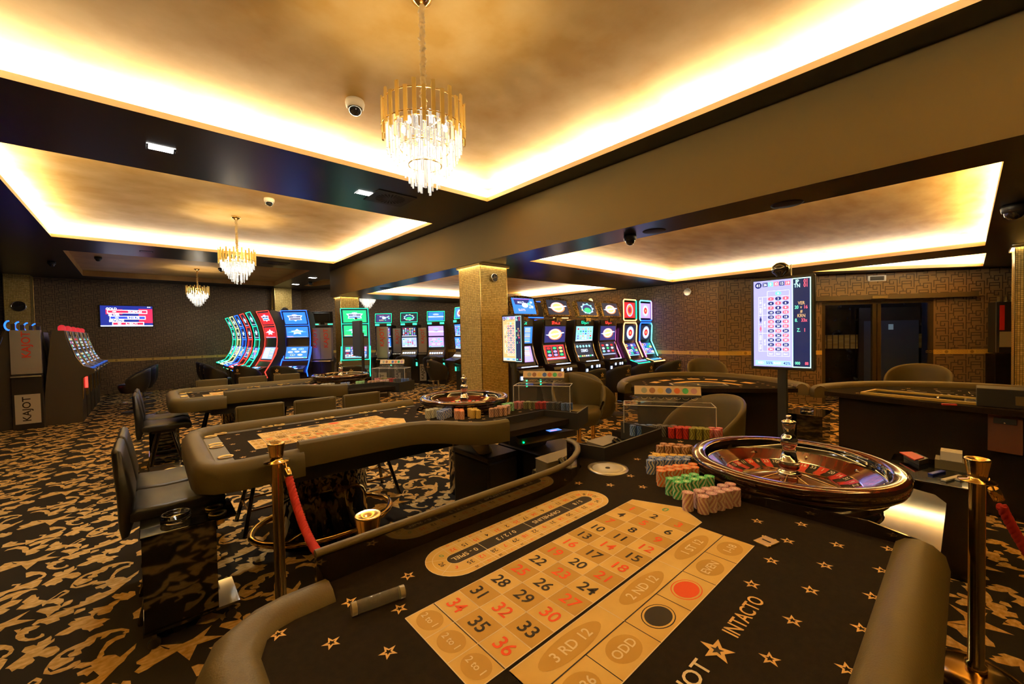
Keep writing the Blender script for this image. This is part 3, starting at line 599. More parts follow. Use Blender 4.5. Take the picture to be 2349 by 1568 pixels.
# ================================================================ CHIPS
CHR, CHH = .0195, .0033
CC = {'violet': ((.50, .26, .30), (.80, .68, .60)), 'green': ((.03, .36, .13), (.72, .76, .55)), 'orange': ((.72, .17, .04), (.72, .60, .42)), 'blue': ((.05, .12, .42), (.66, .66, .62)),
      'yellow': ((.78, .52, .12), (.66, .42, .08)), 'brown': ((.33, .14, .06), (.66, .50, .38)), 'grey': ((.36, .36, .26), (.70, .66, .50)), 'red': ((.62, .03, .02), (.30, .02, .02)),
      'black': ((.03, .03, .03), (.16, .15, .14)), 'olive': ((.36, .34, .06), (.16, .13, .03)), 'pink': ((.70, .12, .16), (.75, .45, .40)), 'deep blue': ((.02, .07, .30), (.20, .28, .45))}
CM = {k: (mat('chip_'+k, a, .45), mat('chip_edge_'+k, b, .45)) for k, (a, b) in CC.items()}
def chip_geo(mb, x, y, z, a, m0, m1, n=32, top=True):
    n2 = n*1
    vs = [(x+CHR*cos(a+2*pi*i/n), y+CHR*sin(a+2*pi*i/n), z+h) for h in (0, CHH*.94) for i in range(n)]
    fs = [(i, (i+1) % n, n+(i+1) % n, n+i) for i in range(n)]
    k = len(mb.v); mb.v += vs; mb.f += [[q+k for q in f] for f in fs]; mb.m += [m0 if (i//2) % 2 else m1 for i in range(n)]; mb.s += [True]*n
    mb.add([(*v[:2], v[2]) for v in vs[n:]], [tuple(range(n))], m0)
    if top:
     for r, m in ((.0105, m1), (.0085, m0), (.005, m1)): mb.add([(x+r*cos(2*pi*i/14), y+r*sin(2*pi*i/14), z+CHH*.94+(.0003-r*.01)) for i in range(14)], [tuple(range(14))], m)
CHIPM = {}
def chip_obj(c, x, y, z, a, label, group):
    if c not in CHIPM:
        mb = MB(); chip_geo(mb, 0, 0, 0, 0, 0, 1); CHIPM[c] = mb.done('casino_chip', list(CM[c])); o = CHIPM[c]
    else: o = CHIPM[c].copy(); col.objects.link(o)
    o.location = (x, y, z); o.rotation_euler = (0, 0, a); tag(o, label, 'chip', group); return o
CH = MB(); CHmats = []; CHidx = {}
for k in CC: CHidx[k] = len(CHmats); CHmats += list(CM[k])
NI = [300]
def stacks(c, start, d, n, rows=2, cnt=20, z=ZF, single=False, extra=(), gap=.0405):
    d = V(d).normalized(); nrm = V((-d.y, d.x)); pts = []
    for r in range(rows):
        for i in range(n): p = V(start)+d*(i*gap+(gap/2 if r % 2 else 0))+nrm*r*gap*.9; pts.append(p)
    pts += [V(e) for e in extra]
    for p in pts:
        a = random.uniform(0, 6); da = random.choice((-1, 1))*.10; cn = cnt+random.choice((0, 0, 0, -1))
        for q in range(cn):
            if q % 6 == 5 and random.random() < .5: da = -da
            a += da; x, y = p.x+random.uniform(-.0005, .0005), p.y+random.uniform(-.0005, .0005)
            if single and NI[0] > 0: NI[0] -= 1; chip_obj(c, x, y, z+.0006+q*CHH, a, *single)
            else: chip_geo(CH, x, y, z+.0006+q*CHH, a, CHidx[c], CHidx[c]+1, 32, q == cn-1)
stacks('violet', (1.492, .640), (.94, -.33), 5, 2, 20, single=('pale violet chip in the dense block of stacks nearest the gold layout', 'violet chips stacked beside the big roulette wheel'), extra=[(1.478, .690)])
stacks('green', (1.553, .765), (.93, -.37), 5, 1, 20, single=('green and white chip in the front stacks behind the violet ones', 'green chips stacked beside the big roulette wheel'))
stacks('green', (1.568, .803), (.93, -.37), 4, 1, 20)
stacks('orange', (1.630, .875), (.88, -.48), 5, 2, 20); stacks('blue', (1.735, .985), (.72, -.69), 5, 2, 20)
stacks('yellow', (1.85, 1.04), (.55, -.83), 5, 2, 14); stacks('brown', (1.99, 1.075), (.5, -.85), 4, 2, 20)
for c, s0, n in (('deep blue', (2.29, 1.42), 3), ('black', (2.36, 1.34), 4), ('red', (2.40, 1.22), 3), ('olive', (2.46, 1.12), 3), ('pink', (2.52, 1.04), 2)): stacks(c, s0, (.53, -.85), n, 2, 20)
for dy in (0, 2.95):
    ss = 1 if dy == 0 else -1
    L = (('grey', (1.645, 2.86), (.93, .1), 4), ('blue', (1.70, 2.745), (.9, .45), 4), ('orange', (1.815, 2.635), (.5, .86), 3), ('yellow', (1.93, 2.575), (.3, .95), 3), ('brown', (2.03, 2.535), (.95, -.25), 4), ('violet', (2.135, 2.555), (.95, -.1), 3), ('green', (2.235, 2.60), (.9, .1), 3))
    if dy: L = (('yellow', (1.25, 2.60), (.95, .0), 5), ('orange', (1.43, 2.56), (.95, -.1), 4), ('grey', (1.62, 2.48), (.95, -.1), 4), ('blue', (1.85, 2.42), (.9, .1), 3), ('green', (2.03, 2.38), (.9, .1), 3), ('brown', (2.17, 2.34), (.95, -.1), 4), ('violet', (2.32, 2.30), (.95, -.1), 3))
    for c, s0, d, n in L: stacks(c, (s0[0], s0[1]+dy), d, n, 2, 20)
    for c, s0, n in (('pink', (2.40, 2.66), 2), ('olive', (2.46, 2.59), 3), ('red', (2.52, 2.51), 3), ('black', (2.57, 2.42), 3), ('deep blue', (2.63, 2.30), 2)): stacks(c, (s0[0], s0[1]+dy), (.5, -.6), n, 2, 18)
tag(CH.done('casino_chips', CHmats), 'all the other coloured chip stacks on the three roulette tables, blue, orange, yellow and more', 'chips', kind='stuff')
# ================================================================ acrylic chip cases
def panel(mb, a, b, z0, z1, th=.006, m=0):
    a, b = V(a), V(b); d = (b-a); L = d.length; mb.box(((a.x+b.x)/2, (a.y+b.y)/2, (z0+z1)/2), (L, th, z1-z0), m, atan2(d.y, d.x))
EDGE = mat('acrylic_edge', (.92, .86, .74), .2, alpha=.9)
def case(label, a, b, depth, h, card_lbl, lean, k=1):
    a, b = V(a), V(b); d = (b-a).normalized(); n = V((-d.y, d.x))*k; z0, z1 = ZF+.002, ZF+h
    t = thing('chip_case', label, 'display case', ((a.x+b.x)/2, (a.y+b.y)/2, 0)); o = V(((a.x+b.x)/2, (a.y+b.y)/2))
    a2, b2 = a+n*depth, b+n*depth; A, B, A2, B2 = a-o, b-o, a2-o, b2-o
    mb = MB()
    for p, q in ((A, B), (B, B2), (A2, B2), (A, A2)): panel(mb, p, q, z0, z1)
    c = (A+B2)/2; mb.box((c.x, c.y, z1), ((B-A).length, depth, .006), 0, atan2(d.y, d.x)); mb.done('clear_shell', mat('case_acrylic', (.3, .27, .22), .03, alpha=.10, spec=.8), t)
    mb = MB()
    for p, q in ((A, B), (B, B2), (A2, B2), (A, A2)):
        mb.tube([(*p, z1), (*q, z1)], .0028, 6); mb.tube([(*p, z0), (*p, z1)], .0028, 6)
    mb.done('case_edges', EDGE, t)
    # leaning card holder on the lid
    hd = thing('chip_value_card', card_lbl, 'card holder', (o.x, o.y, 0)); w = .40*(b-a).length/.55+.02
    base = (A+B2)/2; F = frame((base.x, base.y, z1+.006), (d.x, d.y, 0), (n.x*lean, n.y*lean, 1))
    mb = MB(); mb.rect(-w/2, w/2, 0, .115, 0, 0, F); mb.rect(-w/2, w/2, 0, .115, -.003, 0, F); mb.box((0, .008, .02), (w, .004, .05), 0, 0, F); mb.done('holder', mat('case_acrylic'), hd)
    mb = MB(); mb.rect(-w/2+.004, w/2-.004, .055, .113, .0006, 0, F); mb.rect(-w/2+.004, w/2-.004, .040, .055, .0007, 1, F)
    cols = ['grey', 'brown', 'yellow', 'blue', 'orange', 'green', 'violet']; ms = [mat('card_cream', (.82, .62, .36), .5), BLACK]
    for i, c_ in enumerate(cols):
        cx = -w/2+w*(i+1.3)/8.2; ms.append(CM[c_][0]); mb.flat([(cx+.019*cos(q*pi/8), .082+.019*sin(q*pi/8)) for q in range(16)], .001, 2+i, F)
        _ = 0 and mb.flat([(cx+.009*cos(q*pi/8), .082+.009*sin(q*pi/8)) for q in range(16)], .0013, 0, F)
        mb.tube([tuple(F @ V((cx+.019*cos(pi+q*pi/8), .036+.012*sin(pi+q*pi/8), .002))) for q in range(9)], .0008, 4, 0, cap=False)
    mb.done('printed_card', ms, hd)
    return t, F, z1
t_, F_, z_ = case('clear acrylic case over chips on the nearest table, left of the big roulette wheel', (2.305, 1.496), (2.597, 1.03), .16, .185, 'card with coloured chip pictures on the lid of the nearest acrylic case', .35)
case('clear acrylic case over chips on the second table, in front of the barrel chair', (2.33, 2.60), (2.60, 2.20), .20, .215, 'card with chip pictures leaning on the acrylic case of the second table', .35)
case('small clear acrylic case at the right end of the farthest roulette table', (2.36, 5.64), (2.66, 5.24), .20, .20, 'tiny upright card rack on the farthest acrylic case', .3)
# chip well cover, marker tube
t = thing('chip_well_cover', 'round metal and white disc set in the black felt beside the dealer screen', 'disc', (1.650, 1.165, ZF))
mb = MB(); mb.lathe([(.098, 0), (.096, .005), (.080, .006), (.074, .004)], n=40, cap=False); mb.done('ring', STEEL, t)
mb = MB(); mb.lathe([(.075, .001), (.075, .0035), (0, .0035)], n=40, cap=False); mb.lathe([(.012, .0036), (.011, .006), (0, .006)], n=16, m=1); mb.done('disc', [WHITE, PLAS], t)
t = thing('marker_tube', 'clear acrylic tube lying on the felt left of the gold layout', 'tube', (.407, .969, ZF+.0155)); T = xf((0, 0, 0), -.173, ry=pi/2)
mb = MB(); mb.lathe([(.015, -.058), (.015, .058)], n=24, T=T); mb.done('tube', mat('tube_acrylic', (1, .96, .85), .05, trans=.85, ior=1.2), t)
for s in (-1, 1): mb = MB(); mb.lathe([(.0155, s*.058-.006), (.0155, s*.058+.006)], n=24, T=T); mb.done('end_cap', mat('tube_cap', (.85, .75, .5), .15, trans=.5), t)
# pens on case lid
for lb, c, x in (('blue pen lying on the lid of the nearest acrylic case', BLUP, .03), ('red and white lighter on the lid of the nearest acrylic case', REDP, -.13)):
    a = F_ @ V((x, .010, .035)); a.z = z_+.010; d = V((.53, -.85, 0)).normalized()
    mb = MB(); L = .055 if c is BLUP else .03; mb.tube([tuple(-d*L), tuple(d*L)], .004 if c is BLUP else .006, 8); o = tag(mb.done('pen' if c is BLUP else 'lighter', c), lb, 'pen' if c is BLUP else 'lighter'); o.location = a
# ================================================================ stanchions and ropes
def stanchion(loc, label, h=.98, rz=0):
    t = thing('brass_stanchion', label, 'rope post', loc, rz)
    mb = MB(); mb.lathe([(.165, 0), (.168, .012), (.162, .030), (.135, .055), (.085, .068), (.030, .072)], n=48, cap=False); mb.done('base', GOLD, t)
    mb = MB(); mb.lathe([(.034, .07), (.034, .10), (.0255, .105), (.0255, h-.107)], n=32, cap=False); mb.done('pole', GOLD, t)
    mb = MB(); mb.lathe([(r_, z_+h-.962) for r_, z_ in ((.0255, .855), (.030, .86), (.058, .864), (.058, .869), (.030, .872), (.027, .885))], n=40, cap=False)
    mb.done('hook_ring', GOLD, t)
    mb = MB(); mb.lathe([(r_, z_+h-.962) for r_, z_ in ((.027, .885), (.031, .893), (.033, .91), (.040, .955), (.041, .960), (.036, .962), (.015, .950), (0, .948))], n=40, cap=False); mb.done('finial', GOLD, t)
    return t
S1, S2, S3 = (.47, 2.34, 0), (.508, 1.275, 0), (2.61, -.03, 0)
stanchion(S1, 'brass stanchion standing free on the carpet at the left end of the red rope', 1.015)
stanchion(S2, 'brass stanchion whose cup rises behind the dealer screen of the nearest table')
stanchion(S3, 'brass stanchion at the right, beside the big roulette wheel')
def rope(a, b, sag, label, r=.017):
    a, b = V(a), V(b); n = 70; P = []
    t = thing('barrier_rope', label, 'rope', tuple(a))
    for i in range(n+1):
        u = i/n; p = a.lerp(b, u); p.z -= sag*4*u*(1-u); P.append(p-a)
    mb = MB(); L = sum((P[i+1]-P[i]).length for i in range(n))
    Q = P[3:-3]
    for s in range(4):                                    # four twisted strands
        strand = []; N = 260
        for i in range(N+1):
            u = i/N*(len(Q)-1); k = min(int(u), len(Q)-2); p = Q[k].lerp(Q[k+1], u-k); tg = (Q[k+1]-Q[k]).normalized()
            s1 = tg.cross(V((0, 0, 1))).normalized(); s2 = tg.cross(s1); an = s*pi/2+i/N*L/.075*2*pi
            strand.append(p+(s1*cos(an)+s2*sin(an))*r*.5)
        mb.tube(strand, r*.62, 7)
    mb.done('twisted_cord', ROPE, t)
    for e, f in ((P[0], P[4]), (P[-1], P[-5])):
        d = (f-e).normalized(); mb = MB(); mb.tube([e+d*.035, e+d*.04, e+d*.085, e+d*.088], [.016, .019, .021, .016], 16)
        mb.tube([e+d*.035, e+d*.018, e], .004, 8); mb.tube([e+V((.011*cos(q*pi/6), 0, .011*sin(q*pi/6))) for q in range(12)], .003, 6, closed=True); mb.done('end_fitting', GOLD, t)
rope((S1[0]+.03, S1[1]-.045, .915), (S2[0], S2[1]+.055, .88), .25, 'red twisted rope hanging between the two left brass stanchions')
rope((S3[0]+.045, S3[1]-.035, .88), (3.5, -.85, .88), .65, 'red twisted rope running off the right edge from the right brass stanchion')
# ================================================================ stools, chairs
def stool(label, loc, rz):
    t = thing('bar_stool', label, 'stool', loc, rz, 'high stools at the roulette tables')
    def cush(mb, c, T=None):  # rounded cushion from stacked rings
        pass
    mb = MB(); W, D = .20, .20     # local +x = front
    pr = [(-.20, .575), (-.20, .62), (-.17, .645), (-.05, .635), (.08, .640), (.16, .648), (.205, .635), (.225, .60), (.215, .560), (.19, .548), (.15, .570), (-.15, .565)]
    vs, fs = [], []; ys = [(-.20, .6), (-.195, .85), (-.17, 1), (.17, 1), (.195, .85), (.20, .6)]; n = len(pr)
    cx, cz = 0, .60
    for y, k in ys: vs += [(cx+(x-cx)*(.9+.1*k), y, cz+(z-cz)*k) for x, z in pr]
    for j in range(len(ys)-1):
        for i in range(n): q = (i+1) % n; fs.append((j*n+i, j*n+q, (j+1)*n+q, (j+1)*n+i))
    fs += [tuple(range(n))[::-1], tuple(range(len(vs)-n, len(vs)))]
    mb.add(vs, fs, 0, True); mb.done('seat', BLEA, t)
    mb = MB(); pb = [(-.205, .50), (-.185, .56), (-.175, .70), (-.195, .83), (-.215, .93), (-.225, .965), (-.245, .975), (-.262, .955), (-.258, .85), (-.248, .70), (-.245, .55), (-.235, .49)]
    vs, fs = [], []; n = len(pb); ys = [(-.19, .55), (-.18, .85), (-.155, 1), (.155, 1), (.18, .85), (.19, .55)]
    for y, k in ys: vs += [(-.22+(x+.22)*k, y, .73+(z-.73)*(.93+.07*k)) for x, z in pb]
    for j in range(len(ys)-1):
        for i in range(n): q = (i+1) % n; fs.append((j*n+i, j*n+q, (j+1)*n+q, (j+1)*n+i))
    fs += [tuple(range(n))[::-1], tuple(range(len(vs)-n, len(vs)))]
    mb.add(vs, fs, 0, True); mb.done('backrest', BLEA, t)
    mb = MB(); mb.box((-.02, 0, .545), (.20, .20, .03)); mb.done('seat_plate', BLACK, t)
    for sx in (-1, 1):
        for sy in (-1, 1):
            mb = MB(); mb.tube([(sx*.05, sy*.06, .555), (sx*.17, sy*.17, .012), (sx*.17, sy*.17, 0)], .016, 10); mb.done('leg', mat('leg_black_gloss', (.01, .007, .004), .15, coat=.5), t)
    mb = MB(); P = [(sx*.135, sy*.135, .18) for sx, sy in ((-1, -1), (1, -1), (1, 1), (-1, 1))]
    for i in range(4): mb.tube([P[i], P[(i+1) % 4]], .008, 8)
    mb.done('footrest', BLACK, t)
    return t
ST = stool('black leather stool closest to the small black cart with ashtray, left end of second table', (.10, 3.16, 0), 0)
dup(ST, (.105, 3.58, 0), 0, 'black leather stool just behind the closest one at the left end of the second table')
dup(ST, (.12, 5.96, 0), 0, 'nearer of the two black stools at the left end of the farthest roulette table')
dup(ST, (.13, 6.42, 0), 0, 'farther of the two black stools at the left end of the farthest roulette table')
dup(ST, (-.10, .80, 0), -.25, 'black leather stool back poking up at the bottom left corner of the picture')
def sq_stool(label, loc, rz):
    t = thing('upright_stool', label, 'stool', loc, rz, 'stools with upholstered square backs behind the tables')
    mb = MB(); mb.box((0, -.0, .60), (.38, .40, .09)); mb.done('seat', OLIVE, t, .03, 3)
    mb = MB(); mb.box((-.0, .185, .80), (.37, .05, .34)); mb.done('backrest', OLIVE, t, .022, 3)
    mb = MB(); q = .178
    mb.tube([(-q, .155, .64), (-q, .155, .966), (q, .155, .966), (q, .155, .64)], .004, 6); mb.done('back_piping', mat('piping', (.13, .095, .05), .4), t)
    for sx in (-1, 1):
        for sy in (-1, 1):
            mb = MB(); mb.tube([(sx*.07, sy*.07, .56), (sx*.20, sy*.20, 0)], .016, 10); mb.done('leg', mat('leg_black_gloss'), t)
    mb = MB(); P = [(sx*.16, sy*.16, .18) for sx, sy in ((-1, -1), (1, -1), (1, 1), (-1, 1))]
    for i in range(4): mb.tube([P[i], P[(i+1) % 4]], .009, 8)
    mb.done('footrest', mat('footrest_bronze', (.25, .14, .05), .2, 1), t)
    return t
SQ = sq_stool('upright olive stool back, leftmost of the three behind the second roulette table', (.715, 3.93, 0), .0)
dup(SQ, (1.155, 3.90, 0), .0, 'upright olive stool back, middle of the three behind the second roulette table')
dup(SQ, (1.595, 3.90, 0), .0, 'upright olive stool back, rightmost of the three behind the second roulette table')
dup(SQ, (.66, 6.98, 0), 0, 'upright stool back, leftmost of the three behind the farthest roulette table')
dup(SQ, (1.16, 6.98, 0), 0, 'upright stool back, middle of the three behind the farthest roulette table')
dup(SQ, (1.62, 6.98, 0), 0, 'upright stool back, rightmost of the three behind the farthest roulette table')
def barrel(label, loc, rz, leather, zs=.66, top=1.05, logo=False, name='barrel_chair', group='barrel chairs on brass poles', r=.30, gold=True):
    """round shell chair; local +x faces forward"""
    t = thing(name, label, 'chair', loc, rz, group)
    mb = MB(); N = 26; A = [R(62)+(R(298)-R(62))*i/N for i in range(N+1)]; vs, fs = [], []
    def hh(a): u = abs(a-pi)/(R(118)); return top-(top-zs-.10)*(u**2.2)
    for a in A:
        h = hh(a); u = abs(a-pi)/R(118)
        for rr, z in ((r*.72, zs-.16), (r*.90, zs-.06), (r*1.0, zs+.05), (r*1.04, h-.06), (r*1.05, h-.015), (r*1.02, h), (r*.97, h), (r*.93, h-.02), (r*.90, h-.08), (r*.88, zs+.05), (r*.84, zs-.03)): vs.append((rr*cos(a)*1.0, rr*sin(a), z))
    n = 11
    for j in range(N):
        for i in range(n-1): fs.append((j*n+i, j*n+i+1, (j+1)*n+i+1, (j+1)*n+i))
    fs += [tuple(range(n)), tuple(range(N*n, N*n+n))[::-1]]
    mb.add([(x, y, z) for x, y, z in vs], [f[::-1] for f in fs], 0, True); mb.done('shell', leather, t)
    mb = MB(); mb.lathe([(r*.70, zs-.17), (r*.86, zs-.08), (r*.88, zs-.02), (r*.82, zs+.012), (r*.6, zs+.022), (0, zs+.02)], (0.02, 0, 0), 28); mb.done('seat', leather, t)
    mb = MB(); mb.lathe([(.028, .03), (.028, zs-.15)], n=16); mb.done('pole', GOLD if gold else CHROME, t)
    mb = MB(); mb.lathe([(.22, 0), (.22, .012), (.19, .022), (.03, .035)], n=32); mb.done('base', BLACK, t)
    mb = MB(); mb.tube([(.17*cos(a*pi/10)+.02, .17*sin(a*pi/10), .22) for a in range(20)], .009, 6, closed=True); mb.tube([(-.15, 0, .22), (.19, 0, .22)], .007, 6); mb.done('foot_ring', GOLD if gold else CHROME, t)
    if logo:
        F = frame((-r*1.055, 0, (zs+top)/2+.06), (0, -1, 0), (0, 0, 1)); mb = MB(); mb.flat(star(0, 0, .048, pi/2, .42), .002, 0, F); mb.flat(star(0, 0, .018, pi/2, .42), .003, 1, F); mb.text('INTACTO', .034, F @ M.Translation((0, -.07, .002)), 0); mb.done('emblem', [STARM, leather], t)
    return t
B = barrel('olive barrel chair on a brass pole between the second table and the slot row', (3.72, 3.02, 0), R(-135), OLIVE)
dup(B, (4.12, 3.12, 0), R(-20), 'olive barrel chair tucked at the left end of the nearer blackjack table')
dup(B, (3.02, 1.33, 0), R(150), 'olive barrel chair right behind the acrylic case of the nearest table')
dup(B, (6.95, 2.9, 0), R(-145), 'barrel chair whose rounded back just shows behind the left blackjack table')
dup(B, (7.2, .42, 0), R(175), 'barrel chair whose curved back rises between the right card table and the glass door')
dup(B, (7.15, -.75, 0), R(170), 'barrel chair at the right edge behind the right card table')
# ================================================================ service carts with ashtrays
def ashtray(label, loc):
    t = tag(MB().lathe([(.0, 0), (.060, 0), (.066, .004), (.066, .014), (.061, .018), (.066, .023), (.066, .032), (.062, .036), (.052, .036), (.048, .012), (0, .009)], n=28, T=xf()).done('glass_ashtray', mat('ashtray_glass', (.98, .98, .95), .0, trans=1, ior=1.5)), label, 'ashtray')
    t.location = loc; return t
def cart(label, x0, x1, y0, y1, z, cups, ash, rz=0):
    cx, cy_ = (x0+x1)/2, (y0+y1)/2; w, d = (x1-x0)/2, (y1-y0)/2
    t = thing('service_cart', label, 'side table', (cx, cy_, 0), rz, 'glossy black service carts')
    mb = MB(); mb.box((0, 0, z-.006), (2*w, 2*d, .012)); mb.done('top', BLKG, t, .003)
    mb = MB(); mb.box((-w*.22, -d+.02, (z+.10)/2-.006), (w*1.5, .018, z-.11)); mb.box((-w+.02, 0, (z+.10)/2-.006), (.018, 2*d-.04, z-.11)); mb.done('side_panel', BLKG, t)
    mb = MB(); mb.box((0, 0, .09), (2*w, 2*d, .014)); mb.done('lower_shelf', BLKG, t)
    for sx in (-1, 1):
        for sy in (-1, 1): mb = MB(); mb.lathe([(.024, -.012), (.026, -.008), (.026, .008), (.024, .012)], n=18, T=xf((sx*(w-.04), sy*(d-.03), .026), 0, pi/2)); mb.box((sx*(w-.04), sy*(d-.03), .066), (.02, .022, .034)); mb.done('caster', BLACK, t)
    for cx_, cy2 in cups: mb = MB(); mb.lathe([(.032, -.05), (.033, .001), (.042, .003), (.042, .008), (.034, .009), (.032, -.002), (.030, -.012), (0, -.014)], (cx_-cx, cy2-cy_, z), 24); mb.done('cup_holder', SATG, t)
    return t
cart('glossy black service cart on casters in the left foreground, with two brass cup holders', -.06, .34, 2.69, 2.99, .58, [(.26, 2.76), (.255, 2.87)], 1)
ashtray('round glass ashtray on the foreground cart', (.085, 2.84, .581))
cart('black service cart between the left stools, under the corner of the second table', -.02, .36, 3.84, 4.14, .58, [(.10, 3.93)], 1)
ashtray('glass ashtray on the cart beside the second table corner', (.215, 4.0, .581))
cart('small black cart with glass ashtray at the left end of the farthest table', -.03, .36, 6.75, 7.1, .58, [(.30, 6.85)], 1)
ashtray('glass ashtray on the far cart beside the distant stools', (.10, 6.9, .581))
cart('black service cart between the two card tables, behind the screen pole', 5.45, 5.95, 1.04, 1.40, .57, [], 1)
ashtray('glass ashtray on the cart between the two card tables', (5.72, 1.25, .571))
# ================================================================ wall and pole screens
SB = em('screen_lilac', (.34, .33, 1.0), 1.25); SK = em('screen_navy', (.0, .01, .06), 1.0); SRE = em('screen_red', (1, .10, .14), 1.4); SBK = em('screen_ink', (.01, .02, .14), 1)
SG = em('screen_green', (.15, .85, .45), 1.4); SW = em('screen_white', (.85, .88, 1), 1.6); SCY = em('screen_cyan', (.45, .95, .8), 1.6); SYE = em('screen_amber', (.85, .52, .20), .9); SLB = em('screen_light_blue', (.25, .45, 1), 1.5)
SMAT = [SB, SK, SRE, SBK, SG, SW, SCY, SYE, SLB]
def roulette_display(label, x, y0, y1, z0, z1, polez=0, tan=False, px=None):
    t = thing('roulette_display', label, 'screen', (x, (y0+y1)/2, 0)); w, h = y1-y0, z1-z0; cz = (z0+z1)/2
    mb = MB(); mb.box((.02, 0, cz), (.04, w, h)); mb.done('housing', PLAS, t, .012, 3)
    F = frame((-.002, 0, cz), (0, -1, 0), (0, 0, 1)); W, H = w-.05, h-.05
    mb = MB(); X = lambda u: -W/2+u*W; Yv = lambda v: H/2-v*H
    q = lambda u0, u1, v0, v1, z, m: mb.rect(X(u0), X(u1), Yv(v1), Yv(v0), z, m, F)
    q(0, 1, 0, 1, 0, 6); q(0, .69, 0, 1, .0004, 0 if not tan else 7); q(.705, .985, .01, .99, .0004, 1)
    q(.0, .69, 0 if not tan else .0, 1 if not tan else .06, .0005, 0 if not tan else 0)
    mb.flat([(X(.09)+.042*W*cos(i*pi/10)*1.5, Yv(.05)+.042*W*1.5*sin(i*pi/10)) for i in range(20)], .001, 3, F)
    tx = lambda s_, sz, u, v, m, sx=1: mb.text(s_, sz*H, F @ M.Translation((X(u), Yv(v), .0022)), m, sx)
    tx('41', .045, .09, .05, 5)
    for i, (s_, m) in enumerate((('26', 3), ('0', 4), ('32', 2), ('15', 3), ('19', 2))): q(.17+i*.10, .26+i*.10, .022, .07, .001, m); tx(s_, .042, .215+i*.10, .046, 5, .85)
    for r_ in range(12):
        for c_ in range(3):
            n = r_*3+c_+1; u, v = .32+c_*.13, .215+r_*.053
            mb.flat([(X(u)+.055*W*cos(i*pi/9), Yv(v)+.021*H*sin(i*pi/9)) for i in range(18)], .0012, 2 if n in REDS else 3, F); tx(str(n), .032, u, v, 5)
    mb.flat([(X(.45)+.055*W*cos(i*pi/9), Yv(.155)+.021*H*sin(i*pi/9)) for i in range(18)], .0012, 4, F); tx('0', .03, .45, .155, 5)
    ln = lambda u0, u1, v0, v1: mb.rect(X(u0)-.0008, X(u1)+.0008, Yv(v1)-.0008, Yv(v0)+.0008, .001, 5, F)
    for i in range(14): ln(.255, .645, .188+i*.053, .188+i*.053)
    for i in range(4): ln(.255+i*.13, .255+i*.13, .188 if 0 < i < 3 else .13, .877)
    ln(.255, .645, .125, .125)
    for u in (.095, .165): ln(u, u, .188, .824)
    for v in (.188, .40, .612, .824): ln(.165, .255, v, v)
    for v in (.188, .294, .40, .506, .612, .718, .824): ln(.095, .165, v, v)
    for i in range(3): tx('2to1', .024, .32+i*.13, .851, 5)
    rot = M.Rotation(-pi/2, 4, 'Z')
    for s_, u, v in (('1-18', .13, .241), ('EVEN', .13, .347), ('ODD', .13, .665), ('19-36', .13, .771), ('1st 12', .21, .294), ('2nd 12', .21, .506), ('3rd 12', .21, .718)): mb.text(s_, .026*H, F @ M.Translation((X(u), Yv(v), .0022)) @ rot, 5)
    for v, m in ((.453, 3), (.559, 2)): mb.flat([(X(.13), Yv(v-.04)), (X(.13)-.008, Yv(v)), (X(.13), Yv(v+.04)), (X(.13)+.008, Yv(v))], .0015, m, F)
    q(.03, .67, .93, .985, .001, 8); tx('RED', .032, .13, .957, 5); tx('55%', .042, .29, .957, 3); tx('BLACK', .030, .43, .957, 5, .8); tx('42%', .042, .60, .957, 3)
    for s_, u, v, m, z_ in (('IP', .775, .04, 6, .06), ('01', .92, .04, 2, .06), ('TN', .775, .085, 6, .06), ('01', .92, .085, 2, .06), ('VER', .845, .28, 7, .052), ('20', .765, .325, 4, .052), ('v', .84, .33, 7, .05), ('16', .915, .325, 2, .052), ('#', .845, .375, 7, .05), ('KRN', .845, .42, 7, .052), ('8.', .76, .47, 4, .052), ('33x', .89, .47, 2, .052), ('Z.', .80, .58, 4, .055), ('1', .90, .58, 2, .055), ('000', .78, .95, 4, .045), ('88', .93, .95, 2, .045)): tx(s_, z_, u, v, m, .72)
    mb.done('screen', SMAT, t)
    mb = MB(); mb.box((.03, 0, (z0+polez)/2), (.045, .06, z0-polez)); mb.done('pole', BLACK, t)
    return t
roulette_display('tall roulette results screen on a black pole beside the big wheel', 3.84, .785, 1.235, 1.205, 1.965)
roulette_display('smaller roulette results screen at the right edge of the mosaic column', 3.75, 3.98, 4.41, 1.13, 1.80, tan=True)
t = thing('sensor_dome', 'small dark glass dome on top of the tall roulette results screen', 'camera', (3.86, 1.02, 1.965))
mb = MB(); mb.lathe([(.03, 0), (.032, .01), (.058, .035), (.062, .06), (.055, .09), (.03, .112), (0, .118)], n=24); mb.done('dome', mat('dome_glass', (.03, .025, .02), .05, coat=1), t); mb = MB(); mb.box((0, -.075, .045), (.012, .006, .09)); mb.done('antenna', BRASS, t)
t = thing('narrow_display', 'dark screen seen edge on, on a pole in front of the green slot machine', 'screen', (2.75, 7.15, 0))
mb = MB(); mb.box((0, 0, 1.50), (.05, .36, .62)); mb.done('housing', mat('screen_back', (.03, .04, .06), .4), t, .01); mb = MB(); mb.box((.04, -.12, .80), (.04, .04, 1.6)); mb.done('pole', BLACK, t); mb = MB(); mb.lathe([(.02, 0), (.025, .02), (.0, .04)], (0, .05, 1.84), 12); mb.done('sensor', PLAS, t)
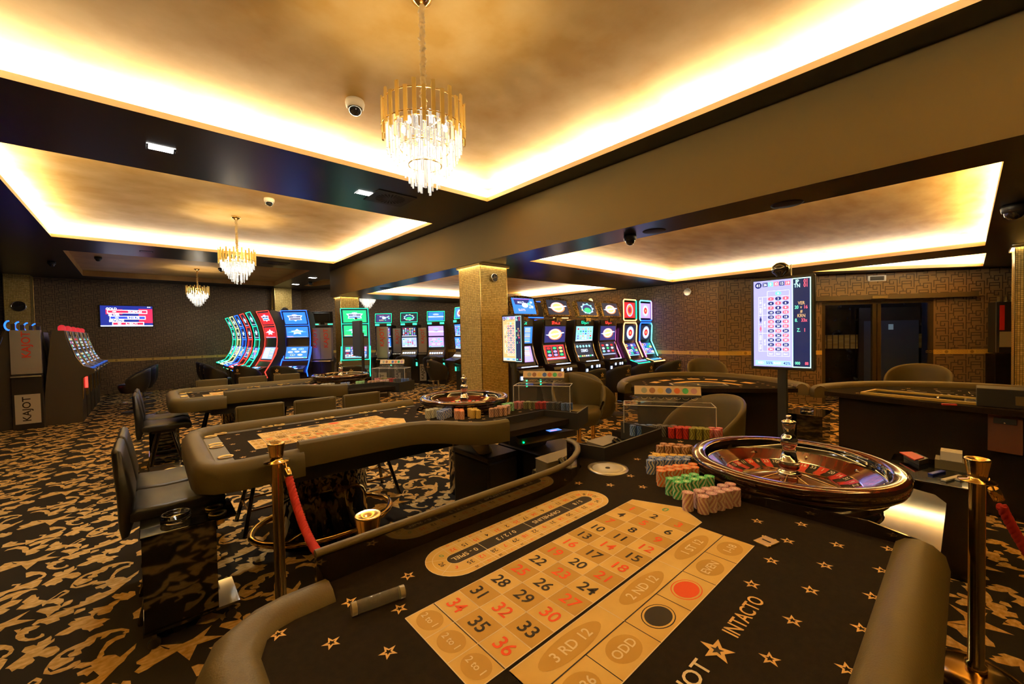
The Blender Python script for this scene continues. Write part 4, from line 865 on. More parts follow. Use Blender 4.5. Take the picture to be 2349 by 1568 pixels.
# ================================================================ chip sorting machines
t = thing('chip_sorter', 'black chip sorting machine with a corrugated hose, under the right end of the second table', 'machine', (2.1, 2.4, 0))
mb = MB(); mb.bx(-.20, .10, .02, .50, 0, .56); mb.done('hopper_body', mat('sorter_black', (.014, .011, .008), .42), t, .02)
mb = MB(); mb.bx(-.205, .105, .015, .505, .555, .60); mb.done('hopper_lid', mat('sorter_olive', (.06, .045, .02), .38), t, .012)
mb = MB(); mb.prism([(.02, .58), (.30, .74), (.42, .76), (.42, .68), (.30, .62), (.16, .42), (.16, 0), (.44, 0), (.44, .50), (.55, .6), (.55, .2), (.55, 0), (.02, 0)][:7]+[(.02, 0)], -.30, .02, 0, frame((0.1, 0, 0), (1, 0, 0), (0, 0, 1))); mb.bx(.12, .62, -.26, .28, 0, .60); mb.done('main_body', mat('sorter_black'), t)
mb = MB(); mb.prism([(-.055, -.157), (-.03, -.175), (.46, -.285), (.49, -.28), (.60, -.15), (.59, -.13), (.04, -.03), (.02, -.04)], .70, .755, 0); mb.done('control_deck', mat('sorter_grey', (.085, .07, .05), .42), t, .012)
mb = MB(); mb.rect(-.06, .06, -.03, .03, 0, 0, xf((.33, -.17, .7565), -.2)); mb.rect(-.04, .02, -.02, .0, .0005, 1, xf((.33, -.17, .7565), -.2)); mb.done('touch_display', [em('lcd_blue', (.1, .25, .9), 1.2), em('lcd_pink', (.9, .25, .35), 1.2)], t)
mb = MB(); mb.lathe([(.006, 0), (.006, .003), (0, .003)], n=10, T=frame((-.02, -.182, .725), (1, -.2, 0), (0, 0, 1))); mb.done('status_light', em('led_green', (.0, 1, .15), 8), t)
for i in range(9): mb = MB(); mb.box((.06+i*.06, -.035-i*.011, .765), (.020, .045, .045), 0, -.2); mb.done('chip_tube_end', PLAS, t, .006)
mb = MB(); P = [V((-.10, .18, .60)), V((-.22, .12, .70)), V((-.36, .0, .82))]
pts = [P[0]*(1-u)**2+P[1]*2*u*(1-u)+P[2]*u*u for u in [i/40 for i in range(41)]]; mb.tube(pts, [.050+(.006 if i % 4 < 2 else 0) for i in range(41)], 18); mb.done('corrugated_hose', mat('hose_grey', (.40, .34, .25), .5), t)
t = thing('chip_sorter', 'black chip sorting machine with slanted chip tubes, behind the curved end of the dealer screen', 'machine', (2.0, 1.60, 0))
mb = MB(); mb.bx(-.16, .24, -.02, .30, 0, .66); mb.done('main_body', mat('sorter_black'), t, .02)
mb = MB(); mb.prism([(-.30, .12), (-.315, .0), (-.07, -.02), (.07, .12)], .66, .80, 0); mb.done('top_cover', mat('sorter_grey'), t, .015, 3)
mb = MB(); mb.prism([(.12, -.07), (.40, -.05), (.38, .07), (.14, .08)], .62, .825, 0); mb.done('rear_cover', mat('sorter_grey'), t, .015, 3)
for i in range(4): MB().tube([(.26+i*.045, -.05, .835), (.28+i*.045, -.13, .79)], .017, 10).done('chip_tube', mat('tube_black', (.012, .01, .008), .15, coat=.5), t)
for i in range(6):
    x = -.21+i*.047; mb = MB(); mb.tube([(x, -.0, .80), (x-.01, -.115, .70)], .018, 12); mb.done('chip_tube', mat('tube_black', (.012, .01, .008), .15, coat=.5), t)
mb = MB(); mb.rect(-.02, .06, .05, .11, .8015, 0); mb.done('label_plate', mat('label_pale', (.55, .58, .58), .5), t)
# ================================================================ card tables
def card_table(label, c, cd_, a, b, kind):
    c = V(c); cd_ = V(cd_).normalized(); dd = V((-cd_.y, cd_.x))*(1 if kind != 'r' else -1)
    if dd.x < 0: dd = -dd
    t = thing('card_table', label, 'gaming table', (c.x, c.y, 0))
    L = lambda u, v: tuple(cd_*u+dd*v)
    O = [L(a*cos(pi*i/30), b*sin(pi*i/30)) for i in range(31)]
    mb = MB(); mb.prism([L(a*.97, 0)]+[L(a*.97*cos(pi*i/30), b*.97*sin(pi*i/30)) for i in range(1, 30)]+[L(-a*.97, 0), L(-a*.5, -.05), L(0, -.07), L(a*.5, -.05)], ZF-.045, ZF, 0)
    sp = [L(u*.17, v*.15+.10) for u in range(-5, 6) for v in range(0, 8) if (u*.17/a)**2+((v*.15+.10)/b)**2 < .70 and (v in (0, 6, 7) or abs(u) >= 4)]
    felt_stars(mb, ZF+.0005, sp, 1, .022)
    zz = ZF+.0008
    if kind == 'l':
        for u in range(-3, 4):
            an = pi/2-u*.33; F = xf((*L(a*.66*cos(an), b*.66*sin(an)), zz), atan2(cd_.y, cd_.x)+(-u*.33 if cd_.y*dd.x < cd_.x*dd.y else u*.33)); mb.rect(-.075, .075, -.05, .05, 0, 2, F); mb.rect(-.055, .055, -.035, .035, .0005, 1, F)
        P = [L(a*.47*cos(an), b*.47*sin(an)) for an in [R(25)+R(130)*i/20 for i in range(21)]]; Q = [L(a*.40*cos(an), b*.40*sin(an)) for an in [R(25)+R(130)*i/20 for i in range(21)]]
        mb.flat(P+Q[::-1], zz, 2)
    else:
        for u in range(-4, 5):
            an = pi/2-u*.26
            for k in (.62, .72):
                P = [L(a*k*cos(an+w_), b*k*sin(an+w_)) for w_ in (-.06, .06)]; line(mb, P[0], P[1], .006, zz, 3)
            line(mb, L(a*.62*cos(an-.06), b*.62*sin(an-.06)), L(a*.72*cos(an-.06), b*.72*sin(an-.06)), .006, zz, 3)
        for i in range(26):
            an = R(30)+R(120)*i/26; p = L(a*.52*cos(an), b*.52*sin(an)); q = L(a*.52*cos(an+.02), b*.52*sin(an+.02)); line(mb, p, q, .028 if i % 3 else .045, zz, 3)
    mb.done('playing_surface', [FELT, STARM, LAYG, LAYW], t)
    mb = MB(); path = [L(a*.93, -.03), L(a*.985, .04)]+O[1:-1]+[L(-a*.985, .04), L(-a*.93, -.03)]
    pr = [(-.055, -.07), (-.065, -.02), (-.055, .02), (-.03, .045), (0, .055), (.03, .045), (.055, .015), (.055, -.07)]
    mb.sweep(pr, path, 0, T=xf((0, 0, ZF))); mb.done('padded_rail', OLIVE, t)
    mb = MB(); mb.prism([L(a*.82, .04)]+[L(a*.80*cos(pi*i/16), .04+b*.6*sin(pi*i/16)) for i in range(1, 16)]+[L(-a*.82, .04)], 0, ZF-.045, 0); mb.done('cabinet', mat('cabinet_black', (.008, .006, .005), .25), t)
    for u in range(-5, 6):                                    # row of small star prints along the felt edge
        pass
    F = frame((*L(-a*.45 if kind == 'r' else -a*.40, -.008+.04), ZF-.12), (cd_.x, cd_.y, 0), (0, 0, 1))
    fl = 1 if F.to_3x3().col[2].dot(V((-dd.x, -dd.y, 0))) > 0 else -1
    if fl < 0: F = frame(F.translation, (-cd_.x, -cd_.y, 0), (0, 0, 1))
    for k, lb in ((-.32 if kind == 'l' else .52, 0),):
        G = F @ M.Translation((k, 0, 0)); mb = MB(); mb.box((0, -.02, .012), (.13, .15, .024), 0, 0, G)
        for q in (-.03, .03): mb.lathe([(.010, 0), (.009, .008), (0, .012)], n=12, m=1, T=G @ M.Translation((q, .02, .024)))
        mb.done('lock_box', [mat('lockbox_black', (.03, .025, .018), .3), CHROME], t, .003)
    if kind == 'r':
        G = F @ M.Translation((-.42, -.02, 0)); mb = MB(); mb.box((0, -.06, .012), (.18, .30, .024), 0, 0, G); mb.box((0, .04, .026), (.12, .045, .006), 2, 0, G); mb.lathe([(.010, 0), (.006, .012), (0, .014)], n=10, m=1, T=G @ M.Translation((0, .03, .028))); mb.done('cash_box', [mat('cashbox_brown', (.10, .035, .02), .45), CHROME, BLACK], t, .003)
    else:
        G = F @ M.Translation((.18, -.05, 0)); mb = MB(); mb.box((0, 0, .006), (.30, .15, .012), 0, 0, G); mb.done('cover_plate', PLAS, t)
    # chip tray
    def Lw(u, v, z): return V((*L(u, v), z))
    return t, L
tA, LA = card_table('left card table with gold betting boxes, in front of the slot row', (4.78, 1.95), (.596, -.803), .98, 1.30, 'l')
tB, LB = card_table('right card table with a brass framed chip tray, before the glass door', (5.02, -.08), (.20, .98), 1.20, 1.42, 'r')
def tray(name, label, c, L, u0, u1, v0, v1, m, inner, z=ZF+.001):
    P = [V(L(u, v))+V(c) for u, v in ((u0, v0), (u1, v0), (u1, v1), (u0, v1))]; o = sum(P, V((0, 0)))/4
    t = thing(name, label, 'tray', (o.x, o.y, z)); Q = [p-o for p in P]
    mb = MB(); I = [q*.82 for q in Q]
    mb.sweep([(0, 0), (0, .022), (.025, .022), (.025, 0)], [tuple(q) for q in Q], 0, closed=True, sm=False); mb.done('frame', m, t)
    mb = MB(); mb.prism([tuple(q*.97) for q in Q], 0, .006, 0); mb.done('well', inner, t)
    mb = MB(); mb.lathe([(.012, .006), (.012, .02), (0, .024)], n=12); mb.done('knob', CHROME, t)
tray('chip_tray', 'brushed metal chip tray on the left card table', (4.78, 1.95), LA, -.42, .20, .03, .22, STEEL, FELT)
tray('chip_tray', 'long brass framed chip tray on the right card table', (5.02, -.08), LB, -.18, .78, .06, .36, YELG, FELT)
for lb, p, a in (('clear acrylic tube lying beside the metal tray of the left card table', (5.33, 1.36), -.9), ('clear acrylic tube lying at the near end of the brass framed tray', (5.22, -.05), 1.3)):
    t = thing('marker_tube', lb, 'tube', (*p, ZF+.017)); T = xf((0, 0, 0), a, ry=pi/2); mb = MB(); mb.lathe([(.015, -.06), (.015, .06)], n=20, T=T); mb.done('tube', mat('tube_acrylic'), t)
    for s in (-1, 1): mb = MB(); mb.lathe([(.0155, s*.06-.005), (.0155, s*.06+.005)], n=20, T=T); mb.done('end_cap', mat('tube_cap'), t)
t = thing('card_shuffler', 'black card shuffling machine near the right edge, on the right card table', 'machine', (5.13, -.20, ZF+.001))
mb = MB(); mb.bx(-.12, .12, -.20, .15, 0, .15); mb.done('body', BLACK, t, .006); mb = MB(); mb.bx(-.125, .10, -.17, -.05, .03, .10); mb.done('card_slot', mat('slot_brown', (.12, .08, .03), .4), t)
tag(MB().box((4.93, .10, ZF+.008), (.022, .09, .012), 0, .5).done('lighter', [REDP]), 'red and white lighter on the edge of the right card table', 'lighter')
# glass side shelf behind the big wheel with dealer supplies
t = thing('dealer_side_shelf', 'low black shelf unit to the right of the big roulette wheel, holding dealer supplies', 'shelf', (3.9, .16, 0))
mb = MB(); mb.box((0, 0, .57), (.62, .42, .012)); mb.done('top', BLKG, t, .003); mb = MB(); mb.bx(-.29, .29, -.19, .19, 0, .564); mb.done('cabinet', mat('cabinet_black'), t)
z = .5775
tag(MB().prism([(3.93, .24), (4.10, .33), (4.17, .27), (4.05, .20)], z+.035, z+.042).done('red_folder', REDP), 'thin red folder on the low shelf right of the big wheel', 'folder')
tag(MB().prism([(3.95, .22), (4.12, .31), (4.19, .25), (4.07, .18)], z, z+.034).done('black_tray', PLAS), 'black tray under the red folder on the low shelf', 'tray')
tb = thing('card_box', 'open grey box full of white card decks on the low shelf', 'box', (4.03, .07, z)); mb = MB(); mb.box((0, 0, .03), (.14, .15, .06)); mb.done('box', mat('box_olive', (.10, .085, .05), .5), tb)
for i in range(5): mb = MB(); mb.box((-.045+i*.024, 0, .075), (.017, .10, .085)); mb.done('card_deck', WHITE, tb)
for i, (x, y, L_, c, n) in enumerate(((3.75, .06, .20, WHITE, 'white'), (3.80, .01, .16, WHITE, 'cream'), (3.82, .13, .15, BLUP, 'blue'))):
    o = MB().box((0, 0, .005), (.024, L_, .010), 0, 1.2).done('paper_slip' if c is WHITE else 'ballpoint_pen', c); o.location = (x, y, z+.001); tag(o, n+(' paper bundle on the front of the low shelf' if c is WHITE else ' pen lying across the low shelf'), 'paper' if c is WHITE else 'pen')
# ================================================================ SLOT MACHINES
def neon(n, c, s=6): return em('neon_'+n, c, s)
NEO = {'green': neon('green', (.01, .80, .34), 1.9), 'blue': neon('blue', (.01, .08, 1), 3.5), 'red': neon('red', (1, .04, .025), 2.0), 'yellow': neon('yellow', (.75, .95, .30), 1.8), 'pink': neon('pink', (1, .15, .75), 3), 'violet': neon('violet', (.45, .25, 1), 3), 'orange': neon('orange', (1, .42, .12), 3), 'cyan': neon('cyan', (.1, .75, .9), 3)}
SCR = {'green': em('scr_green', (.02, .62, .22), 1.1), 'blue': em('scr_blue', (.03, .20, .95), 1.2), 'red': em('scr_red', (.75, .02, .03), 1.0), 'dark': em('scr_dark', (.02, .025, .05), .8), 'lilac': em('scr_lilac', (.42, .28, .95), 1.3), 'night': em('scr_night', (.03, .03, .18), .9), 'white': em('scr_white', (.62, .75, 1), 1.5), 'gold': em('scr_gold', (.9, .6, .2), 1.2), 'cyan': em('scr_cyan', (.25, .8, .9), 1.2), 'pale': em('scr_pale', (.35, .45, .95), 1.2), 'orange': em('scr_orange', (1, .25, .08), 1.3)}
SL = list(SCR.keys()); SM_ = [SCR[k] for k in SL]; si = SL.index
CAB = mat('cabinet_dark', (.018, .013, .010), .32); CABB = mat('cabinet_brown', (.045, .032, .022), .4)
random.seed(11)
def art(mb, F, w, h, kind, bg):
    """flat picture on a screen; F: x right, y up, z out"""
    R_ = lambda x0, x1, y0, y1, z, m: mb.rect(x0*w-w/2, x1*w-w/2, y0*h-h/2, y1*h-h/2, z, si(m), F)
    E_ = lambda cx, cy, rx, ry, z, m, n=18: mb.flat([((cx-.5)*w+rx*w*cos(2*pi*i/n), (cy-.5)*h+ry*h*sin(2*pi*i/n)) for i in range(n)], z, si(m), F)
    R_(0, 1, 0, 1, 0, bg)
    if kind == 'emblem':
        mb.flat([((x)*w, (y)*h) for x, y in ((-.36, .22), (-.12, .24), (0, .34), (.12, .24), (.36, .22), (.27, .02), (.30, -.18), (.08, -.16), (0, -.28), (-.08, -.16), (-.30, -.18), (-.27, .02))], .001, si('white'), F)
        R_(.24, .76, .56, .66, .002, 'night'); R_(.26, .74, .38, .48, .002, 'blue' if bg != 'blue' else 'night'); mb.text('MULTI', .14*h, F @ M.Translation((0, .30*h, .003)), si('lilac')); mb.text('GO TO', .08*h, F @ M.Translation((0, .11*h, .003)), si('white'))
    elif kind == 'star':
        mb.flat([(p[0]*w, p[1]*h) for p in star(0, .03, .30, pi/2, .55)], .001, si('white'), F); mb.flat([(-.45*w, .02*h), (0, .10*h), (.45*w, .02*h), (0, -.04*h)], .0012, si('cyan' if bg != 'red' else 'white'), F); R_(.05, .95, .02, .07, .001, 'pale'); R_(.0, .3, .08, .11, .001, 'orange')
    elif kind == 'ovals':
        for cx, cy in ((.35, .80), (.68, .80), (.2, .55), (.5, .58), (.82, .55), (.32, .3), (.66, .3)): E_(cx, cy, .12, .085, .001, 'white'); E_(cx, cy, .10, .065, .0015, random.choice(['night', 'pale', 'gold', 'blue', 'lilac'])); E_(cx, cy, .05, .03, .002, 'cyan')
        R_(0, 1, 0, .11, .001, 'pale'); R_(.04, .16, .02, .10, .002, 'green'); R_(.84, .97, .02, .10, .002, 'green')
    elif kind == 'tiles':
        for i in range(4):
            for j in range(4): R_(.05+i*.235, .26+i*.235, .12+j*.21, .30+j*.21, .001, random.choice(['pale', 'white', 'blue', 'green', 'lilac', 'night', 'gold'])); R_(.09+i*.235, .2+i*.235, .16+j*.21, .24+j*.21, .002, random.choice(['red', 'night', 'gold', 'blue']))
        R_(.05, .95, .02, .08, .001, 'cyan')
    elif kind == 'icons':
        for i in range(6):
            for j in range(5): E_(.12+i*.15, .18+j*.16, .055, .06, .001, random.choice(['white', 'pale', 'gold', 'red', 'blue', 'cyan', 'green', 'lilac'])); E_(.12+i*.15, .18+j*.16, .025, .03, .002, random.choice(['night', 'red', 'white']))
        R_(0, 1, 0, .07, .001, 'white')
    elif kind == 'ring':
        E_(.5, .5, .34, .36, .001, 'orange', 26); E_(.48, .52, .30, .32, .0015, 'white', 26); E_(.48, .52, .23, .25, .002, 'gold', 26); mb.flat([(-.48*w, -.02*h), (.40*w, .14*h), (.46*w, .08*h), (-.30*w, -.10*h)], .003, si('white'), F)
    elif kind == 'lines':
        for j in range(9): R_(.08, .55, .08+j*.1, .13+j*.1, .001, 'white'); R_(.65, .9, .08+j*.1, .13+j*.1, .001, random.choice(['white', 'cyan', 'gold', 'pale']))
    elif kind == 'reels':
        for i in range(3):
            R_(.08+i*.3, .34+i*.3, .2, .9, .001, 'dark')
            for j in range(3): E_(.21+i*.3, .32+j*.23, .09, .08, .002, random.choice(['white', 'gold', 'green', 'red', 'cyan', 'lilac']))
        R_(.05, .95, .05, .12, .001, 'pale')
    elif kind == 'letter':
        E_(.5, .5, .32, .42, .001, 'pale', 26); E_(.5, .5, .26, .34, .0015, 'white' if bg != 'red' else 'orange', 26); E_(.5, .5, .17, .22, .002, 'red', 20); mb.text('e', .34*h, F @ M.Translation((0, .0, .004)), si('gold' if bg != 'red' else 'night'))
    elif kind == 'slots':
        mb.flat([(-.42*w, .40*h), (.30*w, .42*h), (.15*w, .05*h), (-.38*w, .08*h)], .001, si('night'), F); E_(.55, .55, .14, .16, .002, 'white'); mb.text('SLOTS', .2*h, F @ M.Translation((-.14*w, -.26*h, .004)), si('gold')); mb.text('MULTI', .19*h, F @ M.Translation((-.12*w, .22*h, .004)), si('white'))
        for k in range(7): E_(.65+random.uniform(-.05, .28), .2+random.random()*.6, .06, .07, .003, random.choice(['cyan', 'white', 'pale', 'green']))
        mb.flat([(-.44*w, .43*h), (.32*w, .47*h), (.32*w, .44*h), (-.44*w, .40*h)], .003, si('red'), F)
    elif kind == 'blob':
        E_(.5, .48, .33, .36, .001, 'cyan'); E_(.5, .48, .27, .3, .0015, 'night'); E_(.5, .38, .2, .18, .002, 'green')
        for k in range(9): E_(.5+.33*cos(k*.7), .5+.36*sin(k*.7), .05, .05, .003, random.choice(['gold', 'white', 'cyan']))
    elif kind == 'demo':
        for i in range(5): E_(.14+i*.18, .80, .06, .09, .001, 'cyan'); 
        for i in range(8): R_(.04+i*.12, .12+i*.12, .04, .14, .001, random.choice(['green', 'gold', 'white']))
        mb.text('DEMO', .3*h, F @ M.Translation((0, -.02*h, .003)), si('white'), .9)
    elif kind == 'apollo': R_(.0, 1, .38, .5, .001, 'white'); mb.text('GAMES', .14*h, F @ M.Translation((0, .0, .003)), si('night')); E_(.5, .72, .2, .12, .0015, 'pale')
def panel_pts(prof, i): return prof[i], prof[i+1]
def curved(label, loc, rz, c, bg, kinds, group='curved slot machines with neon edges', D=.52):
    t = thing('slot_machine', label, 'slot machine', loc, rz, group); W = .62; h = W/2
    # front profile (y, z) from the top down; player stands at -y
    pf = [(-.06, 2.18), (.02, 2.0), (.08, 1.83), (.115, 1.66), (.125, 1.50), (.11, 1.34), (.06, 1.16), (-.02, .99), (-.12, .86)]
    mb = MB(); poly = pf+[(-.34, .78), (-.36, .72), (-.10, .66), (-.06, 0), (D, 0), (D, 1.9), (min(.30, D), 2.12), (.02, 2.20)]
    mb.prism([(a, b) for a, b in poly], -h, h, 0, frame((0, 0, 0), (0, 1, 0), (0, 0, 1))); mb.done('cabinet', CAB, t, .006)
    def seg(a, b, inset):
        (y0, z0), (y1, z1) = a, b; up_ = V((0, y0-y1, z0-z1)); F = frame((0, (y0+y1)/2, (z0+z1)/2), (1, 0, 0), up_); return F @ M.Translation((0, 0, .006)), up_.length-inset
    for (a, b), k in zip(((pf[0], pf[2]), (pf[2], pf[4]), (pf[5], pf[7])), kinds):
        F, H = seg(a, b, .05); mb = MB(); mb.rect(-h+.035, h-.035, -H/2, H/2, -.002, si('dark'), F); art(mb, F, W-.11, H-.03, k[0], k[1]); mb.done('screen', SM_, t)
    mb = MB()
    for s in (-1, 1):
        mb.tube([(s*(h-.012), y-.014, z) for y, z in pf[:-1]], .008, 6); mb.tube([(s*(h+.012), y-.02+.07, z) for y, z in ((.05, 1.30), (.0, 1.14), (-.09, .98), (-.18, .84), (-.25, .74), (-.2, .60))], .011, 6)
    for i in (0, 2, 7): mb.tube([(-h+.012, pf[i][0]-.014, pf[i][1]), (h-.012, pf[i][0]-.014, pf[i][1])], .008, 6)
    if kinds[0][1] == 'dark':
        mb.tube([(-h+.01, pf[4][0]-.014, pf[4][1]), (h-.01, pf[4][0]-.014, pf[4][1])], .010, 6); mb.tube([(-h+.012, -.345, .79), (h-.012, -.345, .79)], .010, 6)
        for s in (-1, 1): mb.tube([(s*(h-.012), -.12, .87), (s*(h-.012), -.345, .79)], .010, 6)
    mb.done('neon_trim', NEO[c], t)
    mb = MB(); F = frame((0, -.235, .825), (1, 0, 0), (0, .25, .08)); mb.rect(-h+.02, h-.02, -.11, .11, .004, 0, F)
    for i in range(4): mb.rect(-.20+i*.11, -.13+i*.11, -.02, .05, .008, (1, 2, 1, 3)[i], F)
    mb.rect(-.16, .16, -.095, -.07, .008, 2, F); mb.done('button_deck', [mat('deck_brown', (.06, .045, .03), .3), em('btn_blue', (.05, .2, 1), 3), em('btn_white', (.5, .65, 1), 3), BLACK], t)
    return t
for i, (c, y) in enumerate((('green', 11.75), ('red', 12.68), ('blue', 13.60), ('yellow', 14.5), ('green', 15.4))):
    curved(('curved slot machine with green neon edges, nearest in the row of five', 'curved slot machine with red neon edges, second nearest in the row of five', 'curved slot machine with blue neon edges, middle of the row of five', 'curved slot machine with pale yellow neon edges, fourth in the row of five', 'curved slot machine with green neon edges, farthest in the row of five')[i],
        (1.95, y+.22, 0), -pi/2, c, 'dark', (('star', 'dark'), ('star', 'dark'), ('tiles', 'night')), D=.36)
curved('curved slot machine with red neon edges and red screens, beside the blue one', (2.13, 11.28, 0), R(-76), 'red', 'red', (('emblem', 'red'), ('star', 'red'), ('lines', 'pale')), D=.30)
curved('curved slot machine with blue neon edges and bright blue screens', (2.67, 10.85, 0), R(-38), 'blue', 'blue', (('emblem', 'blue'), ('star', 'blue'), ('ovals', 'blue')), D=.4)
curved('curved slot machine with green neon edges and green screens, before the mosaic column', (3.62, 9.55, 0), R(-26), 'green', 'green', (('emblem', 'green'), ('star', 'green'), ('tiles', 'dark')))
GR2 = 'slim slot machines with green framed toppers'
def slim(label, loc, rz, kinds, back=False):
    t = thing('slot_machine', label, 'slot machine', loc, rz, GR2); W = .54; h = W/2
    mb = MB(); mb.prism([(-.02, 1.88), (.04, 1.30), (.02, 1.05), (-.12, .92), (-.32, .86), (-.32, .80), (-.08, .74), (.02, .60), (.02, 0), (.5, 0), (.5, 1.86)], -h, h, 0, frame((0, 0, 0), (0, 1, 0), (0, 0, 1))); mb.done('cabinet', CAB, t, .005)
    mb = MB(); F = frame((0, .02, 2.10), (1, 0, 0), (0, .12, 1)); mb.box((0, 0, -.02), (W+.02, .33, .04), 0, 0, F)
    if back: mb.box((0, 0, -.08), (W-.12, .26, .10), 0, 0, F); mb.box((0, -.2, -.04), (.12, .2, .06), 0, 0, F)
    mb.done('topper', CAB, t, .006)
    mb = MB(); art(mb, F @ M.Translation((0, 0, .003)), W-.07, .25, *kinds[0]); mb.done('topper_screen', SM_, t)
    mb = MB(); x, y = h-.005, .148; mb.tube([tuple(F @ V(p)) for p in ((-x, -y, .008), (x, -y, .008), (x, y, .008), (-x, y, .008))], .011, 6, closed=True); mb.done('neon_trim', NEO['green'], t)
    for s in (-1, 1): MB().box((s*.19, -.03, 1.885), (.13, .03, .06)).done('glow_panel', em('panel_green', (.05, .75, .42), 1.3), t); MB().box((s*(h-.05), -.02, .66), (.05, .02, .22)).done('glow_panel', em('panel_green', (.05, .75, .42), 1.3), t)
    MB().box((-.04, -.05, .74), (.36, .02, .05)).done('glow_panel', em('panel_green', (.05, .75, .42), 1.3), t)
    for (z0, z1), k in zip(((1.50, 1.80), (1.16, 1.46)), kinds[1:]):
        F2 = frame((0, -.005+.02, (z0+z1)/2), (1, 0, 0), (0, -.08, 1)); mb = MB(); art(mb, F2 @ M.Translation((0, 0, .03)), W-.08, z1-z0, *k); mb.done('screen', SM_, t)
    mb = MB(); mb.rect(-h+.03, h-.03, -.13, .13, .004, 0, frame((0, -.05, .99), (1, 0, 0), (0, .14, .14)))
    for i in range(6): mb.rect(-.2+i*.07, -.155+i*.07, -.06, .0, .008, 1, frame((0, -.05, .99), (1, 0, 0), (0, .14, .14)))
    mb.done('button_deck', [mat('deck_gold', (.42, .30, .13), .3, metal=.5), em('btn_white', (.5, .65, 1), 3)], t)
    return t
slim('slim slot machine with green framed topper, leftmost of the three at the back', (5.74, 12.7, 0), R(-42), (('slots', 'night'), ('icons', 'night'), ('icons', 'blue')))
slim('slim slot machine with green framed topper, middle of the three at the back', (6.22, 11.87, 0), R(-42), (('blob', 'dark'), ('icons', 'dark'), ('icons', 'pale')))
slim('slim slot machine with green framed topper and lilac screens at the back', (6.60, 10.87, 0), R(-42), (('apollo', 'blue'), ('apollo', 'lilac'), ('ovals', 'lilac')))
slim('slot machine seen from the side, half hidden behind the mosaic column', (6.15, 8.95, 0), R(-95), (('letter', 'blue'), ('icons', 'blue'), ('icons', 'blue')))
slim('slot machine turned away, showing the back of its topper above the silver panels', (3.78, 12.4, 0), R(150), (('slots', 'night'), ('icons', 'night'), ('icons', 'blue')), True)
# upright row
ORN = mat('topper_gold_ornament', (.30, .19, .05), .35, metal=.7, var=(30, (.05, .03, .01)))
ORN.node_tree.nodes['Color Ramp'].color_ramp.elements[0].position = .45; ORN.node_tree.nodes['Color Ramp'].color_ramp.elements[1].position = .55
def upright(label, x, w, kinds, sign, sc_, led):
    t = thing('slot_machine', label, 'slot machine', (x+w/2, 5.08, 0), 0, 'upright slot machines with tilted toppers'); h = w/2
    mb = MB(); mb.prism([(.04, 1.78), (.10, 1.40), (.09, 1.20), (.0, .97), (-.20, .93), (-.22, .88), (-.20, .70), (-.02, .62), (.02, 0), (.55, 0), (.55, 1.76)], -h, h, 0, frame((0, 0, 0), (0, 1, 0), (0, 0, 1))); mb.done('cabinet', CAB, t, .005)
    F = frame((.0, -.03, 2.0), (1, 0, 0), (0, .30, 1))
    mb = MB(); mb.prism([(-h-.02, -.17), (h+.02, -.17), (h+.03, .15), (h*.5, .185), (0, .195), (-h*.5, .185), (-h-.03, .15)], -.07, 0, 0, F); mb.box((0, -.22, -.06), (.16, .08, .06), 0, 0, F); mb.done('topper_frame', ORN, t, .004)
    mb = MB(); art(mb, F @ M.Translation((0, 0, .004)), w-.08, .28, *kinds[0]); mb.done('topper_screen', SM_, t)
    mb = MB(); mb.box((0, .03, 1.72), (w-.08, .02, .10)); mb.done('sign_box', CABB, t)
    mb = MB(); mb.text(sign, .085, frame((0, .018, 1.72), (1, 0, 0), (0, 0, 1)), 0, .95); mb.done('sign', NEO[led], t)
    for (z0, z1, y, tl), k in zip(((1.36, 1.65, .045, -.10), (1.03, 1.31, .055, .28)), kinds[1:]):
        F2 = frame((0, y, (z0+z1)/2), (1, 0, 0), (0, tl, 1)); mb = MB(); mb.rect(-h+.03, h-.03, -(z1-z0)/2-.01, (z1-z0)/2+.01, .002, si('dark'), F2); art(mb, F2 @ M.Translation((0, 0, .004)), w-.09, z1-z0, *k); mb.done('screen', SM_, t)
    for s in (-1, 1): MB().tube([(s*(h-.01), .03, 1.78), (s*(h-.01), .065, 1.5), (s*(h-.01), .075, 1.34), (s*(h-.01), .03, 1.16), (s*(h-.01), -.06, .98)], .012, 8).done('chrome_trim', mat('trim_chrome', (.6, .48, .30), .15, 1), t)
    mb = MB(); mb.box((0, -.11, .955), (w-.04, .19, .02), 0, 0)
    for i in range(6): mb.box((-.16+i*.065, -.15, .968), (.045, .025, .01), 1)
    for s in (-.14, .02, .1): mb.rect(s, s+.045, -.02, .03, .0, 1, frame((0, -.226, .86), (1, 0, 0), (0, 0, 1)))
    mb.rect(-h+.02, -h+.07, -.03, .03, 0, 1, frame((0, -.225, .80), (1, 0, 0), (0, 0, 1)))
    for s in (-.17, .16):
        for q in range(3): mb.rect(s, s+.04, .02-q*.045, .045-q*.045, 0, 2, frame((0, -.225, .72), (1, 0, 0), (0, 0, 1)))
    mb.rect(-.1, .1, -.005, .012, 0, 3, frame((0, -.226, .75), (1, 0, 0), (0, 0, 1)))
    mb.done('button_deck', [mat('deck_bronze', (.16, .10, .045), .25, metal=.7), em('btn_white', (.5, .65, 1), 3), NEO[sc_], mat('slot_plate_gold', (.7, .5, .25), .3, 1)], t)
upright('upright slot machine with a blue slots topper, beside the mosaic column', 4.50, .60, (('slots', 'blue'), ('lines', 'blue'), ('lines', 'lilac')), 'SPACE', 'green', 'green')
upright('upright slot machine with a fiery ring topper and red letter sign', 5.34, .64, (('ring', 'dark'), ('ring', 'night'), ('reels', 'red')), 'SPACE', 'red', 'red')
upright('upright slot machine whose lower screen reads demo', 6.22, .62, (('blob', 'dark'), ('icons', 'cyan'), ('demo', 'dark')), 'KAJOT', 'green', 'green')
